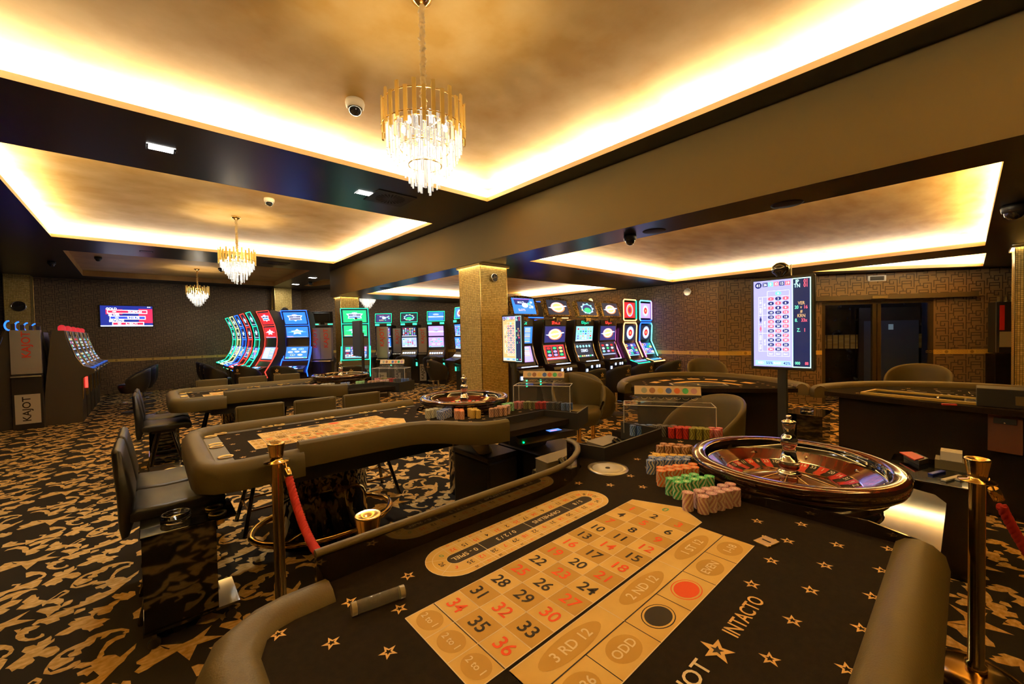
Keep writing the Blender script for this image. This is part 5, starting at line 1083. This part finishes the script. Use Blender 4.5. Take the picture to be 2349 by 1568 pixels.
upright('upright slot machine with ring topper, rightmost of the four upright ones', 7.02, .62, (('ring', 'dark'), ('ring', 'night'), ('reels', 'dark')), 'KAJOT', 'red', 'red')
def egt(label, x, cols, bg):
    t = thing('slot_machine', label, 'slot machine', (x, 5.0, 0), 0, 'slot machines with rainbow light tubes'); w = .52; h = w/2
    mb = MB(); mb.prism([(.0, 1.72), (.04, 1.28), (-.14, .92), (-.34, .86), (-.34, .81), (-.10, .76), (-.02, .6), (.0, 0), (.5, 0), (.5, 1.70)], -h, h, 0, frame((0, 0, 0), (0, 1, 0), (0, 0, 1))); mb.done('cabinet', CAB, t, .006)
    mb = MB(); mb.box((0, .02, 2.0), (w-.02, .05, .46)); mb.box((0, .06, 1.76), (.1, .04, .1)); mb.done('topper', CAB, t, .015)
    F = frame((0, -.006, 2.0), (1, 0, 0), (0, 0, 1)); mb = MB(); art(mb, F, w-.10, .34, 'letter', bg); mb.done('topper_screen', SM_, t)
    mb = MB()
    x_, y_ = h-.005, .23; P = [(-x_+.03, -.015, 2-y_), (x_-.03, -.015, 2-y_), (x_, -.015, 2-y_+.03), (x_, -.015, 2+y_-.03), (x_-.03, -.015, 2+y_), (-x_+.03, -.015, 2+y_), (-x_, -.015, 2+y_-.03), (-x_, -.015, 2-y_+.03)]
    mb.tube(P[2:5], .013, 6, 1); mb.tube(P[4:7], .013, 6, 0); mb.tube([P[6], P[7], P[0]], .013, 6, 0); mb.tube(P[0:3], .013, 6, 2)
    a = h+.0; mb.tube([(-a, -.0, 1.30), (-a, -.02, 1.66), (-a+.04, -.02, 1.72), (a-.04, -.02, 1.72)], .013, 6, 2); mb.tube([(a-.04, -.02, 1.72), (a, -.02, 1.66), (a, -.0, 1.30), (a, -.16, .95)], .013, 6, 0)
    mb.tube([(-a, 0, 1.30), (-a, -.09, 1.12), (-a, -.17, .95)], .013, 6, 3); mb.tube([(-a, -.17, .92), (-a+.02, -.345, .85), (a-.02, -.345, .85), (a, -.2, .90)], .012, 6, 4)
    mb.tube([(-a-.05, .16, 1.60), (-a-.05, .18, 1.30), (-a-.05, 0, .90), (-a-.05, 0, .55)], .012, 6, 5); mb.done('light_tubes', [NEO[c] for c in cols], t)
    F = frame((0, .0, 1.50), (1, 0, 0), (0, -.09, 1)); mb = MB(); art(mb, F @ M.Translation((0, 0, .012)), w-.07, .34, 'letter', 'dark'); mb.done('screen', SM_, t)
    F = frame((0, -.03, 1.12), (1, 0, 0), (0, .5, 1)); mb = MB(); art(mb, F @ M.Translation((0, 0, .022)), w-.07, .30, 'tiles', 'night'); mb.done('screen', SM_, t)
    mb = MB(); F = frame((0, -.25, .895), (1, 0, 0), (0, .20, .05)); mb.rect(-h+.02, h-.02, -.09, .09, .0, 0, F)
    for i in range(5): mb.rect(-.2+i*.08, -.14+i*.08, -.05, .02, .004, 1, F)
    mb.done('button_deck', [mat('deck_brown'), em('btn_blue', (.05, .2, 1), 3)], t)
egt('slot machine framed by orange and green light tubes, left of the rainbow pair', 7.98, ('orange', 'green', 'orange', 'orange', 'green', 'pink'), 'red')
egt('slot machine framed by blue and violet light tubes against the wall', 8.64, ('cyan', 'violet', 'blue', 'pink', 'orange', 'violet'), 'lilac')
# the row behind the upright ones, only the tops show between them
for i, x in enumerate((5.20, 6.10, 6.92)):
    t = thing('slot_machine_topper', ('dark topper back with green neon edge between the first two upright slot machines', 'dark topper back with blue neon edge between the second and third upright machines', 'dark topper back with pink neon edge between the third and fourth upright machines')[i], 'slot machine', (x, 6.1, 0), 0, 'machines back to back with the upright row')
    mb = MB(); mb.box((0, .05, .9), (.56, .5, 1.76)); mb.done('cabinet', CAB, t); mb = MB(); mb.box((0, .05, 2.03), (.54, .12, .34)); mb.box((0, .08, 1.82), (.1, .06, .12)); mb.done('topper', CAB, t, .01)
    c = ('green', 'blue', 'orange')[i]; mb = MB(); mb.tube([(-.27, .0, 1.95), (-.24, -.02, 1.86), (.25, -.02, 1.86)], .010, 6); mb.tube([(-.27, -.02, 2.20), (.27, -.02, 2.20)], .007, 6); mb.tube([(-.25, -.22, 1.79), (.2, -.22, 1.80)], .009, 6); mb.done('neon_trim', NEO[c], t)
# left bank
def slant(label, loc, rz, dome):
    t = thing('slot_machine', label, 'slot machine', loc, rz, 'older slot machines in the left bank'); h = .29
    mb = MB(); mb.prism([(.18, 1.75), (.16, 1.60), (.06, 1.25), (-.04, 1.08), (-.20, 1.0), (-.20, .93), (-.02, .85), (-.02, 0), (.50, 0), (.42, 1.0), (.34, 1.75)], -h, h, 0, frame((0, 0, 0), (0, 1, 0), (0, 0, 1))); mb.done('cabinet', CABB, t, .004)
    for (a, b) in (((.165, 1.66), (.09, 1.35)), ((.075, 1.32), (-.02, 1.10))):
        F = frame((0, (a[0]+b[0])/2, (a[1]+b[1])/2), (1, 0, 0), (0, a[0]-b[0], a[1]-b[1])); mb = MB(); art(mb, F @ M.Translation((0, 0, .012)), .46, .28, 'reels', 'dark'); mb.done('screen', SM_, t)
    for s in (-1, 1): MB().tube([(s*.28, .165, 1.74), (s*.28, .14, 1.60), (s*.28, .045, 1.24), (s*.28, -.05, 1.07), (s*.28, -.21, .98), (s*.28, -.03, .84), (s*.28, -.03, .45)], .011, 6).done('chrome_trim', mat('trim_chrome'), t)
    mb = MB(); mb.box((0, -.13, 1.03), (.5, .12, .01), 0, 0); mb.done('button_deck', em('btn_blue_dim', (.05, .2, 1), .35), t)
    if 'nearest the silver' in label: MB().box((.27, -.03, .72), (.05, .05, .22)).done('side_light', em('side_red', (1, .03, .02), 3), t)
    mb = MB()
    if dome == 'red':
        mb.lathe([(.05, 0), (.055, .03), (.05, .075), (.03, .1), (0, .11)], (0, .24, 1.755), 16); mb.done('top_light', em('dome_red', (.8, .03, .04), .55), t)
    else:
        mb.tube([(0, .20+.055*cos(a), 1.85+.085*sin(a)) for a in [R(90)+R(180)*i/12 for i in range(13)]], .012, 8, 0); mb.done('top_light', NEO['blue'], t); mb = MB(); mb.box((0, .24, 1.82), (.05, .05, .12)); mb.done('light_holder', CABB, t)
    return t
for i in range(5):
    slant('slot machine with a red top light, '+('nearest the silver sign stand', 'second in the left bank', 'third in the left bank', 'fourth in the left bank', 'farthest in the left bank')[i], (-.98, 11.55+i*.78, 0), pi/2, 'red')
for i in range(4):
    slant('slot machine turned away with a blue glowing top light, '+('nearest of the four', 'second nearest of the four', 'third nearest of the four', 'farthest of the four')[i], (-2.05+.02*i, 11.5+i*.62, 0), -pi/2, 'blue')
def sign_stand(label, loc, rz, w=.33, low=True):
    t = thing('sign_stand', label, 'sign stand', loc, rz, 'silver sign stands between slot machines')
    mb = MB(); mb.bx(-w/2, w/2, .0, .14, 0, .93); mb.done('bin_body', CAB, t, .004)
    mb = MB(); mb.bx(-w/2, w/2, .02, .13, .98, 1.76); mb.done('upper_panel', SILV, t, .003)
    mb = MB(); mb.text('KAJOT', .15, frame((.02, .018, 1.50), (0, 0, 1), (-1, 0, 0)) if True else None, 0, 1.05); mb.done('red_lettering', mat('letter_red', (.75, .05, .02), .5), t)
    mb = MB(); mb.prism([(-.06, .93), (-.05, .95), (.12, .98), (.12, .93)], -w/2, w/2, 0, frame((0, 0, 0), (0, 1, 0), (0, 0, 1))); mb.done('ash_ledge', STEEL, t)
    if low:
        mb = MB(); mb.bx(-w/2+.03, w/2-.03, -.006, 0, .10, .62); mb.done('lower_panel', mat('panel_pale', (.48, .42, .36), .45), t)
        mb = MB(); mb.text('KAJOT', .14, frame((.0, -.008, .36), (0, 0, 1), (-1, 0, 0)), 0, 1.05); mb.done('black_lettering', LAYB, t)
    return t
sign_stand('silver sign stand with red and black lettering, at the end of the left slot bank', (-1.62, 11.12, 0), 0, .36)
sign_stand('left one of the two silver sign panels between the blue and green machines', (3.07, 10.78, 0), R(-42), .27)
sign_stand('right one of the two silver sign panels between the blue and green machines', (3.27, 10.58, 0), R(-42), .27)
sign_stand('silver sign panel half hidden behind the blue curved machine', (2.64, 12.1, 0), R(-42), .27)
sign_stand('silver sign panel just right of the green curved machine', (4.35, 9.75, 0), R(-42), .27)
sign_stand('silver sign panel left of the middle slim machine at the back', (6.00, 12.3, 0), R(-42), .26)
sign_stand('silver sign panel left of the lilac machine at the back', (6.42, 11.4, 0), R(-42), .26)
# ---------------------------------------------------------------- chairs at the machines
C0 = barrel('dark chair with gold star emblem before the blue curved slot machine', (2.25, 10.2, 0), R(50), BLEA, .60, .93, True, 'slot_chair', 'dark chairs with star emblems', .27, False)
for lb, p, a in (('dark chair before the red curved slot machine', (1.70, 11.0, 0), R(35)), ('dark star chair, nearest of those facing the row of five', (1.22, 11.75, 0), R(5)), ('dark star chair, second of those facing the row of five', (1.22, 12.7, 0), R(5)), ('dark star chair, farthest of those facing the row of five', (1.22, 13.8, 0), R(8)),
    ('dark chair before the green curved slot machine', (3.25, 8.75, 0), R(62)), ('dark star chair before the leftmost slim machine', (5.30, 11.95, 0), R(48)), ('dark star chair before the middle slim machine', (5.72, 11.2, 0), R(48)), ('dark star chair before the lilac slim machine', (6.10, 10.25, 0), R(48)), ('dark star chair seen from the side, left of the mosaic column', (5.35, 8.75, 0), R(0)),
    ('dark chair with star emblem on the carpet beside the left bank', (-.25, 11.9, 0), R(180)), ('dark chair behind another beside the left bank', (-.15, 12.7, 0), R(180)), ('farthest dark chair beside the left bank', (-.1, 13.6, 0), R(180)),
    ('chair back before the blue topper machine in the upright row', (4.75, 4.25, 0), R(80)), ('chair back before the ring topper machine in the upright row', (5.60, 4.30, 0), R(85)), ('chair back before the demo machine in the upright row', (6.45, 4.35, 0), R(85)), ('chair back before the last upright machine', (7.25, 4.35, 0), R(85)), ('chair back before the rainbow slot machines', (8.1, 4.2, 0), R(85))):
    dup(C0, p, a, lb)
# ================================================================ CHANDELIERS
CRY = mat('crystal', (1, 1, 1), .02, emit=(1, .95, .86), es=.10, trans=.85, ior=1.5)  # slight emission stands in for lamplight caught in the crystals
def chandelier(label, x, y, zt, top, k, power, n=30, rods=True):
    t = thing('chandelier', label, 'chandelier', (x, y, top), 0, 'gold and crystal chandeliers'); zt = (zt-top)/k; T0 = top; top = 0; t.scale = (k, k, k)
    mb = MB(); mb.lathe([(0, zt), (.065, zt), (.06, zt-.02), (.02, zt-.05), (.006, zt-.055)][::-1], n=24); mb.done('canopy', GOLD, t)
    mb = MB(); zs, N = top-.06, 60
    P = [(.006*sin(i*1.9), .006*cos(i*2.3), zt-.05+(zs-zt+.05)*i/N) for i in range(N+1)]; mb.tube(P, [.016+.006*sin(i*2.7) for i in range(N+1)], 8); mb.done('chain_sleeve', mat('sleeve_satin', (.62, .42, .17), .6), t)
    mb = MB()
    for r, z in ((.248, top-.03-.03), (.252, top-.19), (.20, top-.19), (.15, top-.30), (.10, top-.40)): mb.tube([(r*cos(2*pi*i/36), r*sin(2*pi*i/36), z) for i in range(36)], .004, 6, closed=True)
    for a in range(4): mb.tube([(.248*cos(a*pi/2), .248*sin(a*pi/2), top-.19), (0, 0, top-.19)], .005, 6)
    mb.done('ring_frame', GOLD, t)
    for i in range(n):
        a = 2*pi*i/n; up_ = .0 if i % 2 else -.035; mb = MB(); mb.box((.25*cos(a), .25*sin(a), top-.115+up_), (.010, .022, .20-.0), 0, a); mb.done('gold_bar', SATG, t)
    for r, z0, z1, m in ((.225, top-.17, top-.32, 30), (.20, top-.20, top-.36, 26), (.165, top-.24, top-.42, 20), (.125, top-.28, top-.48, 15), (.085, top-.32, top-.53, 9), (.045, top-.36, top-.56, 5)):
        mb = MB()
        for i in range(m):
            a = 2*pi*i/m+r*9; c, s = cos(a), sin(a); q = random.uniform(-.01, .01)
            mb.add([((r+dx)*c-dy*s, (r+dx)*s+dy*c, z) for z in (z1+q, z0) for dx, dy in ((.006, 0), (0, .009), (-.006, 0), (0, -.009))], [(0, 1, 5, 4), (1, 2, 6, 5), (2, 3, 7, 6), (3, 0, 4, 7), (0, 3, 2, 1), (4, 5, 6, 7)], 0)
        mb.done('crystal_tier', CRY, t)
    for i in range(6):
        a = 2*pi*i/6+.3; mb = MB(); mb.lathe([(0, -.02), (.012, -.012), (.014, .005), (.006, .03), (0, .034)], (.13*cos(a), .13*sin(a), top-.18), 10); mb.done('bulb', em('bulb', (1, .96, .88), 12), t)
    point('chandelier_lamp', (x, y, T0-.30*k), power, (1, .88, .68), .05)
chandelier('large gold and crystal chandelier hanging in the main ceiling recess, nearest the camera', 1.218, 2.083, ZT-.001, 2.89, .93, 24)
chandelier('middle chandelier of the line, hanging in the second ceiling recess', 1.10, 7.75, ZT, 2.97, 1, 30)
chandelier('farthest chandelier of the line, in the unlit ochre ceiling recess', 1.03, 13.7, ZC+.14, 2.97, 1, 30)
chandelier('small distant chandelier seen beyond the beam, near the back slot machines', 4.95, 12.0, ZC, 2.90, 1, 30)
# ================================================================ ceiling fittings
def fit(name, label, cat, loc, parts, group=None, rz=0):
    t = thing(name, label, cat, loc, rz, group)
    for nm, mb, m in parts: mb.done(nm, m, t)
    return t
def spot(label, x, y, z, on=True, k=1):
    a, b = .10, .07
    fit('ceiling_spotlight', label, 'ceiling light', (x, y, z), [('frame', MB().sweep([(0, -.004), (0, .0), (.014, 0), (.014, -.004)], [(-a, -b), (a, -b), (a, b), (-a, b)], 0, closed=True, sm=False), BLACK), ('diffuser', MB().box((0, 0, -.002), (2*a, 2*b, .003)), LW if on else mat('diffuser_off', (.3, .3, .35), .4))], 'rectangular ceiling spotlights')
    if on: area('spot_lamp', (x, y, z-.012), (.18, .12), 14*k, (1, .95, .88))
spot('bright rectangular ceiling light at the left, between the two lit recesses', .14, 4.86, ZC)
spot('bright rectangular ceiling light near the round air vent', 2.01, 4.87, ZC)
spot('nearer of the two small bright ceiling lights at the end of the beam', 3.66, 12.83, ZC)
spot('farther of the two small bright ceiling lights at the end of the beam', 3.67, 14.72, ZC)
spot('unlit ceiling light between the second and the ochre recess', .03, 10.7, ZC, False)
spot('unlit ceiling light above the left bank of slot machines', -2.3, 12.6, ZC, False)
def vent(label, x, y, z):
    mb = MB(); mb.box((0, 0, -.004), (.50, .46, .008)); m2 = MB()
    for i in range(24):
        a = 2*pi*i/24; r0, r1 = (.05, .18) if i % 2 else (.09, .18)
        m2.add([(r0*cos(a-.05), r0*sin(a-.05), -.0095), (r1*cos(a-.06), r1*sin(a-.06), -.0095), (r1*cos(a+.06), r1*sin(a+.06), -.0095), (r0*cos(a+.05), r0*sin(a+.05), -.0095)], [(3, 2, 1, 0)], 0)
    fit('ceiling_vent', label, 'vent', (x, y, z), [('plate', mb, mat('vent_grey', (.035, .03, .024), .5)), ('slots', m2, mat('vent_slot', (.004, .004, .003), .8))], 'square swirl air vents')
vent('black square swirl vent in the ceiling between the two lit recesses', 2.33, 4.86, ZC)
vent('black swirl vent near the end of the second ceiling recess', 2.28, 10.75, ZC)
def dome(label, x, y, z, s=1, pale=False):
    a = MB(); a.lathe([(0, 0), (.062*s, 0), (.066*s, -.02*s), (.060*s, -.05*s), (.052*s, -.056*s)], n=28); b = MB(); b.lathe([(.050*s, -.054*s), (.047*s, -.072*s), (.034*s, -.092*s), (.015*s, -.102*s), (0, -.104*s)], n=24)
    fit('security_camera', label, 'camera', (x, y, z), [('housing', a, mat('camera_pale', (.62, .48, .28), .5) if pale else PLAS), ('dome', b, mat('camera_dome', (.02, .018, .015), .04, coat=1))], 'dome security cameras')
dome('pale dome camera on the lit ceiling left of the large chandelier', 1.32, 3.35, ZT, 1.15, True)
dome('dome camera on the ceiling of the second lit recess', 1.31, 6.46, ZT, 1, True)
dome('dome camera under the low ceiling just behind the beam', 3.97, 2.47, ZR, 1.05)
dome('dome camera at the right edge, below the low ceiling', 5.72, -.27, ZR, 1.25)
dome('dome camera at the left side of the ochre recess', -.77, 12.9, ZC+.14)
dome('dome camera at the right side of the ochre recess', 1.50, 13.2, ZC+.14)
dome('dome camera on the black ceiling left of the ochre recess', -1.5, 13.2, ZC)
dome('dome camera between the two small bright ceiling lights', 3.9, 13.9, ZC, .9)
for lb, x, y in (('round dark ceiling speaker behind the beam, near the dome camera', 4.0, 2.2), ('round dark ceiling speaker behind the beam, farther right', 4.05, 1.02), ('round dark ceiling speaker at the far end of the low ceiling', 3.95, 8.6)):
    a = MB(); a.lathe([(0, -.008), (.10, -.008), (.115, -.004), (.118, 0)][::-1], n=30); fit('ceiling_speaker', lb, 'speaker', (x, y, ZR), [('grille', a, mat('speaker_grille', (.02, .012, .012), .6))], 'round ceiling speakers')
# round wall vents
def disc(label, F, r, face, k=1):
    t = thing('round_wall_vent', label, 'vent', (0, 0, 0), 0, 'round chrome rimmed vents'); t.location = F.translation; G = F.copy(); G.translation = V((0, 0, 0))
    mb = MB(); mb.lathe([(r, 0), (r*1.02, .02), (r, .034), (r*.92, .038), (r*.88, .034)], n=32, T=G, cap=False); mb.done('rim', CHROME, t); mb = MB(); mb.lathe([(r*.9, .033), (0, .03)], n=32, T=G); mb.box((0, 0, .034), (r*1.5, .006, .002), 1, .35, G); mb.box((0, r*.4, .034), (.004, r*.7, .002), 1, 0, G); mb.done('face', [face, CHROME], t)
DK = mat('vent_face_dark', (.03, .022, .015), .2)
disc('round chrome rimmed vent high on the central mosaic column', frame((3.95, 4.818, 2.39), (1, 0, 0), (0, 0, 1)), .062, DK)
disc('round dark vent on the far left mosaic column', frame((-2.42, 16.098, 2.46), (1, 0, 0), (0, 0, 1)), .13, DK)
disc('round vent on the far mosaic column above the red slot machine', frame((3.62, 16.048, 2.46), (1, 0, 0), (0, 0, 1)), .13, DK)
disc('round shiny vent on the wallpaper right of the rainbow slot machines', frame((8.966, 4.14, 2.38), (0, -1, 0), (0, 0, 1)), .085, mat('vent_face_mirror', (.6, .5, .35), .12, 1))
disc('round shiny vent on the wall behind the upright slot machines', frame((8.966, 6.79, 2.36), (0, -1, 0), (0, 0, 1)), .085, mat('vent_face_mirror'))
# ================================================================ wall television
t = thing('wall_television', 'jackpot television hanging on the dark wallpaper of the far left wall', 'television', (-.43, 16.52, 2.25)); W, H = 1.12, .60
mb = MB(); mb.box((0, 0, 0), (W+.04, .06, H+.04)); mb.done('housing', PLAS, t, .006)
TVm = [em('tv_navy', (.01, .02, .22), 1.2), em('tv_white', (.75, .85, 1), 3), em('tv_red', (.6, .02, .08), 1.2), em('tv_blue', (.03, .06, .7), 1.2)]
F = frame((0, -.032, 0), (1, 0, 0), (0, 0, 1)); mb = MB(); mb.rect(-W/2, W/2, -H/2, H/2, 0, 0, F); mb.rect(.25, W/2, -.2, .22, .0005, 2, F); mb.rect(-.45, -.1, .05, .2, .0006, 2, F); mb.rect(-W/2, W/2, -H/2+.005, -H/2+.03, .001, 1, F)
for i, (nm, val, c) in enumerate((('GOLD', '24.879.44', 2), ('SILVER', '9.218.78', 3), ('BRONZE', '4.184.71', 2))):
    y = .13-i*.175; x0 = -.42+i*.05; x1 = .44-i*.04
    mb.rect(x0, x1, y-.05, y+.05, .001, 1, F); mb.rect(x0+.014, x1-.014, y-.036, y+.036, .0015, c, F); mb.text(nm, .09, F @ M.Translation((x0+.09, y+.082, .003)), 1, .9); mb.text('CZK', .045, F @ M.Translation((x0+.15, y+.0, .003)), 1, .9); mb.text(val, .085, F @ M.Translation(((x1-.27), y, .003)), 1, .9)
mb.text('03:18', .035, F @ M.Translation((W/2-.08, H/2-.025, .002)), 1); mb.done('screen', TVm, t)
# ================================================================ glass door
dd, nn = DWD, V((DWD.y, -DWD.x))                       # along the wall, into the room is -nn or +nn
inn = nn if nn.dot(-DW0) > 0 else -nn
P = lambda s, o=0: DW0+dd*s+inn*o
def dbox(mb, s0, s1, z0, z1, o=.0, th=.05, m=0): c = P((s0+s1)/2, o); mb.box((c.x, c.y, (z0+z1)/2), (abs(s1-s0), th, z1-z0), m, atan2(dd.y, dd.x))
mb = MB(); mid = (d0+d1)/2
for s in (d0+.03, mid-.03, mid+.05, d1-.03): dbox(mb, s-.03, s+.03, 0, 2.03, -.03, .06)
dbox(mb, d0, d1, 1.98, 2.04, -.03, .06); struct(mb.done('door_1', mat('door_frame_brown', (.045, .028, .012), .3)))
mb = MB(); dbox(mb, d0-1.05, d1+.62, 2.06, 2.15, .06, .12); tr = mb.done('sliding_door_track', mat('track_olive', (.085, .062, .03), .4)); tag(tr, 'long dark sliding door track above the glass entrance door', 'door track')
mb = MB(); dbox(mb, mid-.15, mid+.10, 2.075, 2.125, .14, .04); tag(mb.done('door_sensor', mat('sensor_olive', (.20, .14, .05), .3)), 'small motion sensor box on the middle of the sliding door track', 'sensor')
mb = MB(); dbox(mb, d0+.06, mid-.06, .02, 1.98, -.03, .008); dbox(mb, mid+.08, d1-.06, .02, 1.98, -.05, .008)
struct(mb.done('window_1', mat('door_glass', (.02, .02, .02), .01, alpha=.14, spec=.9)))
# lobby behind the door
BACK = -1.3
mb = MB(); dbox(mb, d0-1.2, d1+1.2, 0, 2.5, BACK, .02, 0); dbox(mb, d0-1.2, d1+1.2, 1.05, 1.36, BACK+.02, .02, 1)
struct(mb.done('wall_lobby', [mat('black_marble', (.008, .008, .010), .08, coat=.5, var=(7, (.10, .12, .14))), MOS])); q_ = mat('black_marble').node_tree.nodes['Color Ramp'].color_ramp.elements; q_[0].position = .60; q_[1].position = .72
mb = MB()
for s in (d0-.75, d1+.55):
    a, b = P(s, -.04), P(s-.1 if s < d0 else s+.1, BACK); panel(mb, a, b, 0, 2.5, .02)
struct(mb.done('wall_lobby_side', mat('lobby_slate', (.05, .06, .10), .5)))
mb = MB(); dbox(mb, mid+.45, d1+.55, 0, 1.66, BACK+.05, .05); struct(mb.done('door_2', mat('lobby_door_slate', (.075, .09, .15), .45)))
mb = MB(); dbox(mb, mid+.40, d1+.57, 1.66, 1.95, BACK+.06, .03); dbox(mb, mid+.36, mid+.45, 0, 1.95, BACK+.06, .05); struct(mb.done('trim_2', mat('lobby_frame', (.03, .022, .02), .5)))
mb = MB(); dbox(mb, mid+.92, mid+1.01, 1.46, 1.58, BACK+.08, .006); tag(mb.done('door_sign', mat('sign_pale_blue', (.45, .62, .75), .5, emit=(.3, .5, .6), es=.15)), 'small pale square sign on the blue door seen through the glass door', 'sign')
pc = P(mid+.6, -.6); point('lobby_lamp', (pc.x, pc.y, 2.3), 4, (.6, .7, 1), .1)
# wall vent, cabinet, door strip
t = thing('wall_vent', 'white framed rectangular vent above the glass door', 'vent', (*P(DL((10.66, 1.20))), 2.475), atan2(dd.y, dd.x))
o_ = .015 if inn.dot(V((0, -1))) > 0 else -.015
sg = 1 if V((-sin(atan2(dd.y, dd.x)), cos(atan2(dd.y, dd.x)))).dot(inn) > 0 else -1
mb = MB()
for x0, x1, z0, z1 in ((-.15, .15, .04, .055), (-.15, .15, -.055, -.04), (-.15, -.12, -.055, .055), (.12, .15, -.055, .055)): mb.bx(x0, x1, 0, sg*.02, z0, z1)
mb.done('frame', WHITE, t); mb = MB(); mb.bx(-.12, .12, 0, sg*.004, -.04, .04); 
for i in range(5): mb.bx(-.12, .12, sg*.004, sg*.016, -.034+i*.016, -.030+i*.016)
mb.done('louvres', mat('vent_grey'), t)

# ================================================================ wall panel near the right edge
s0, s1 = DL((11.68, -.22)), DL((11.98, -.64)); c = P((s0+s1)/2, .12); w_ = (s1-s0)/2
t = thing('panelled_cabinet', 'tall silver edged wall cabinet with red, black and cream panels, beside the right column', 'cabinet', (c.x, c.y, 0), atan2(dd.y, dd.x))
mb = MB(); mb.box((0, 0, 1.48), (2*w_, .16, .92)); mb.done('housing', mat('housing_dark', (.02, .016, .012), .4), t, .006)
f_ = sg*.082
for s in (-1, 1): MB().box((s*(w_-.02), f_, 1.48), (.04, .02, .92)).done('side_rail', STEEL, t)
for x0, x1, z0, z1, m, nm in ((-w_+.05, -w_+.12, 1.43, 1.88, REDP, 'red_strip'), (w_*.18, w_*.30, 1.43, 1.88, REDP, 'red_strip'), (w_*.30, w_-.05, 1.43, 1.88, mat('panel_cream', (.36, .30, .18), .5), 'cream_panel'), (-w_+.05, w_-.05, 1.12, 1.40, mat('panel_cream2', (.40, .33, .20), .5), 'cream_panel')):
    sx = sg
    MB().box(((x0+x1)/2, f_+sg*.004, (z0+z1)/2), (x1-x0, .012, z1-z0)).done(nm, m, t)
mb = MB(); mb.box((0, 0, .5), (2*w_+.04, .20, 1.0)); mb.done('lower_cabinet', mat('cabinet_black'), t, .005)
tube_n = 0
for i in range(4):
    o = MB().lathe([(.02, 0), (.022, .10), (.02, .10), (.018, .004), (0, .004)], n=14).done('drinking_glass', mat('glass_gold', (.9, .75, .4), .05, trans=.8)); q = P((s0+s1)/2-.16+i*.10, .12); o.location = (q.x, q.y, 1.941)
    tag(o, 'small gold tinted glass standing on top of the wall cabinet at the right', 'glass', 'glasses on the wall cabinet')
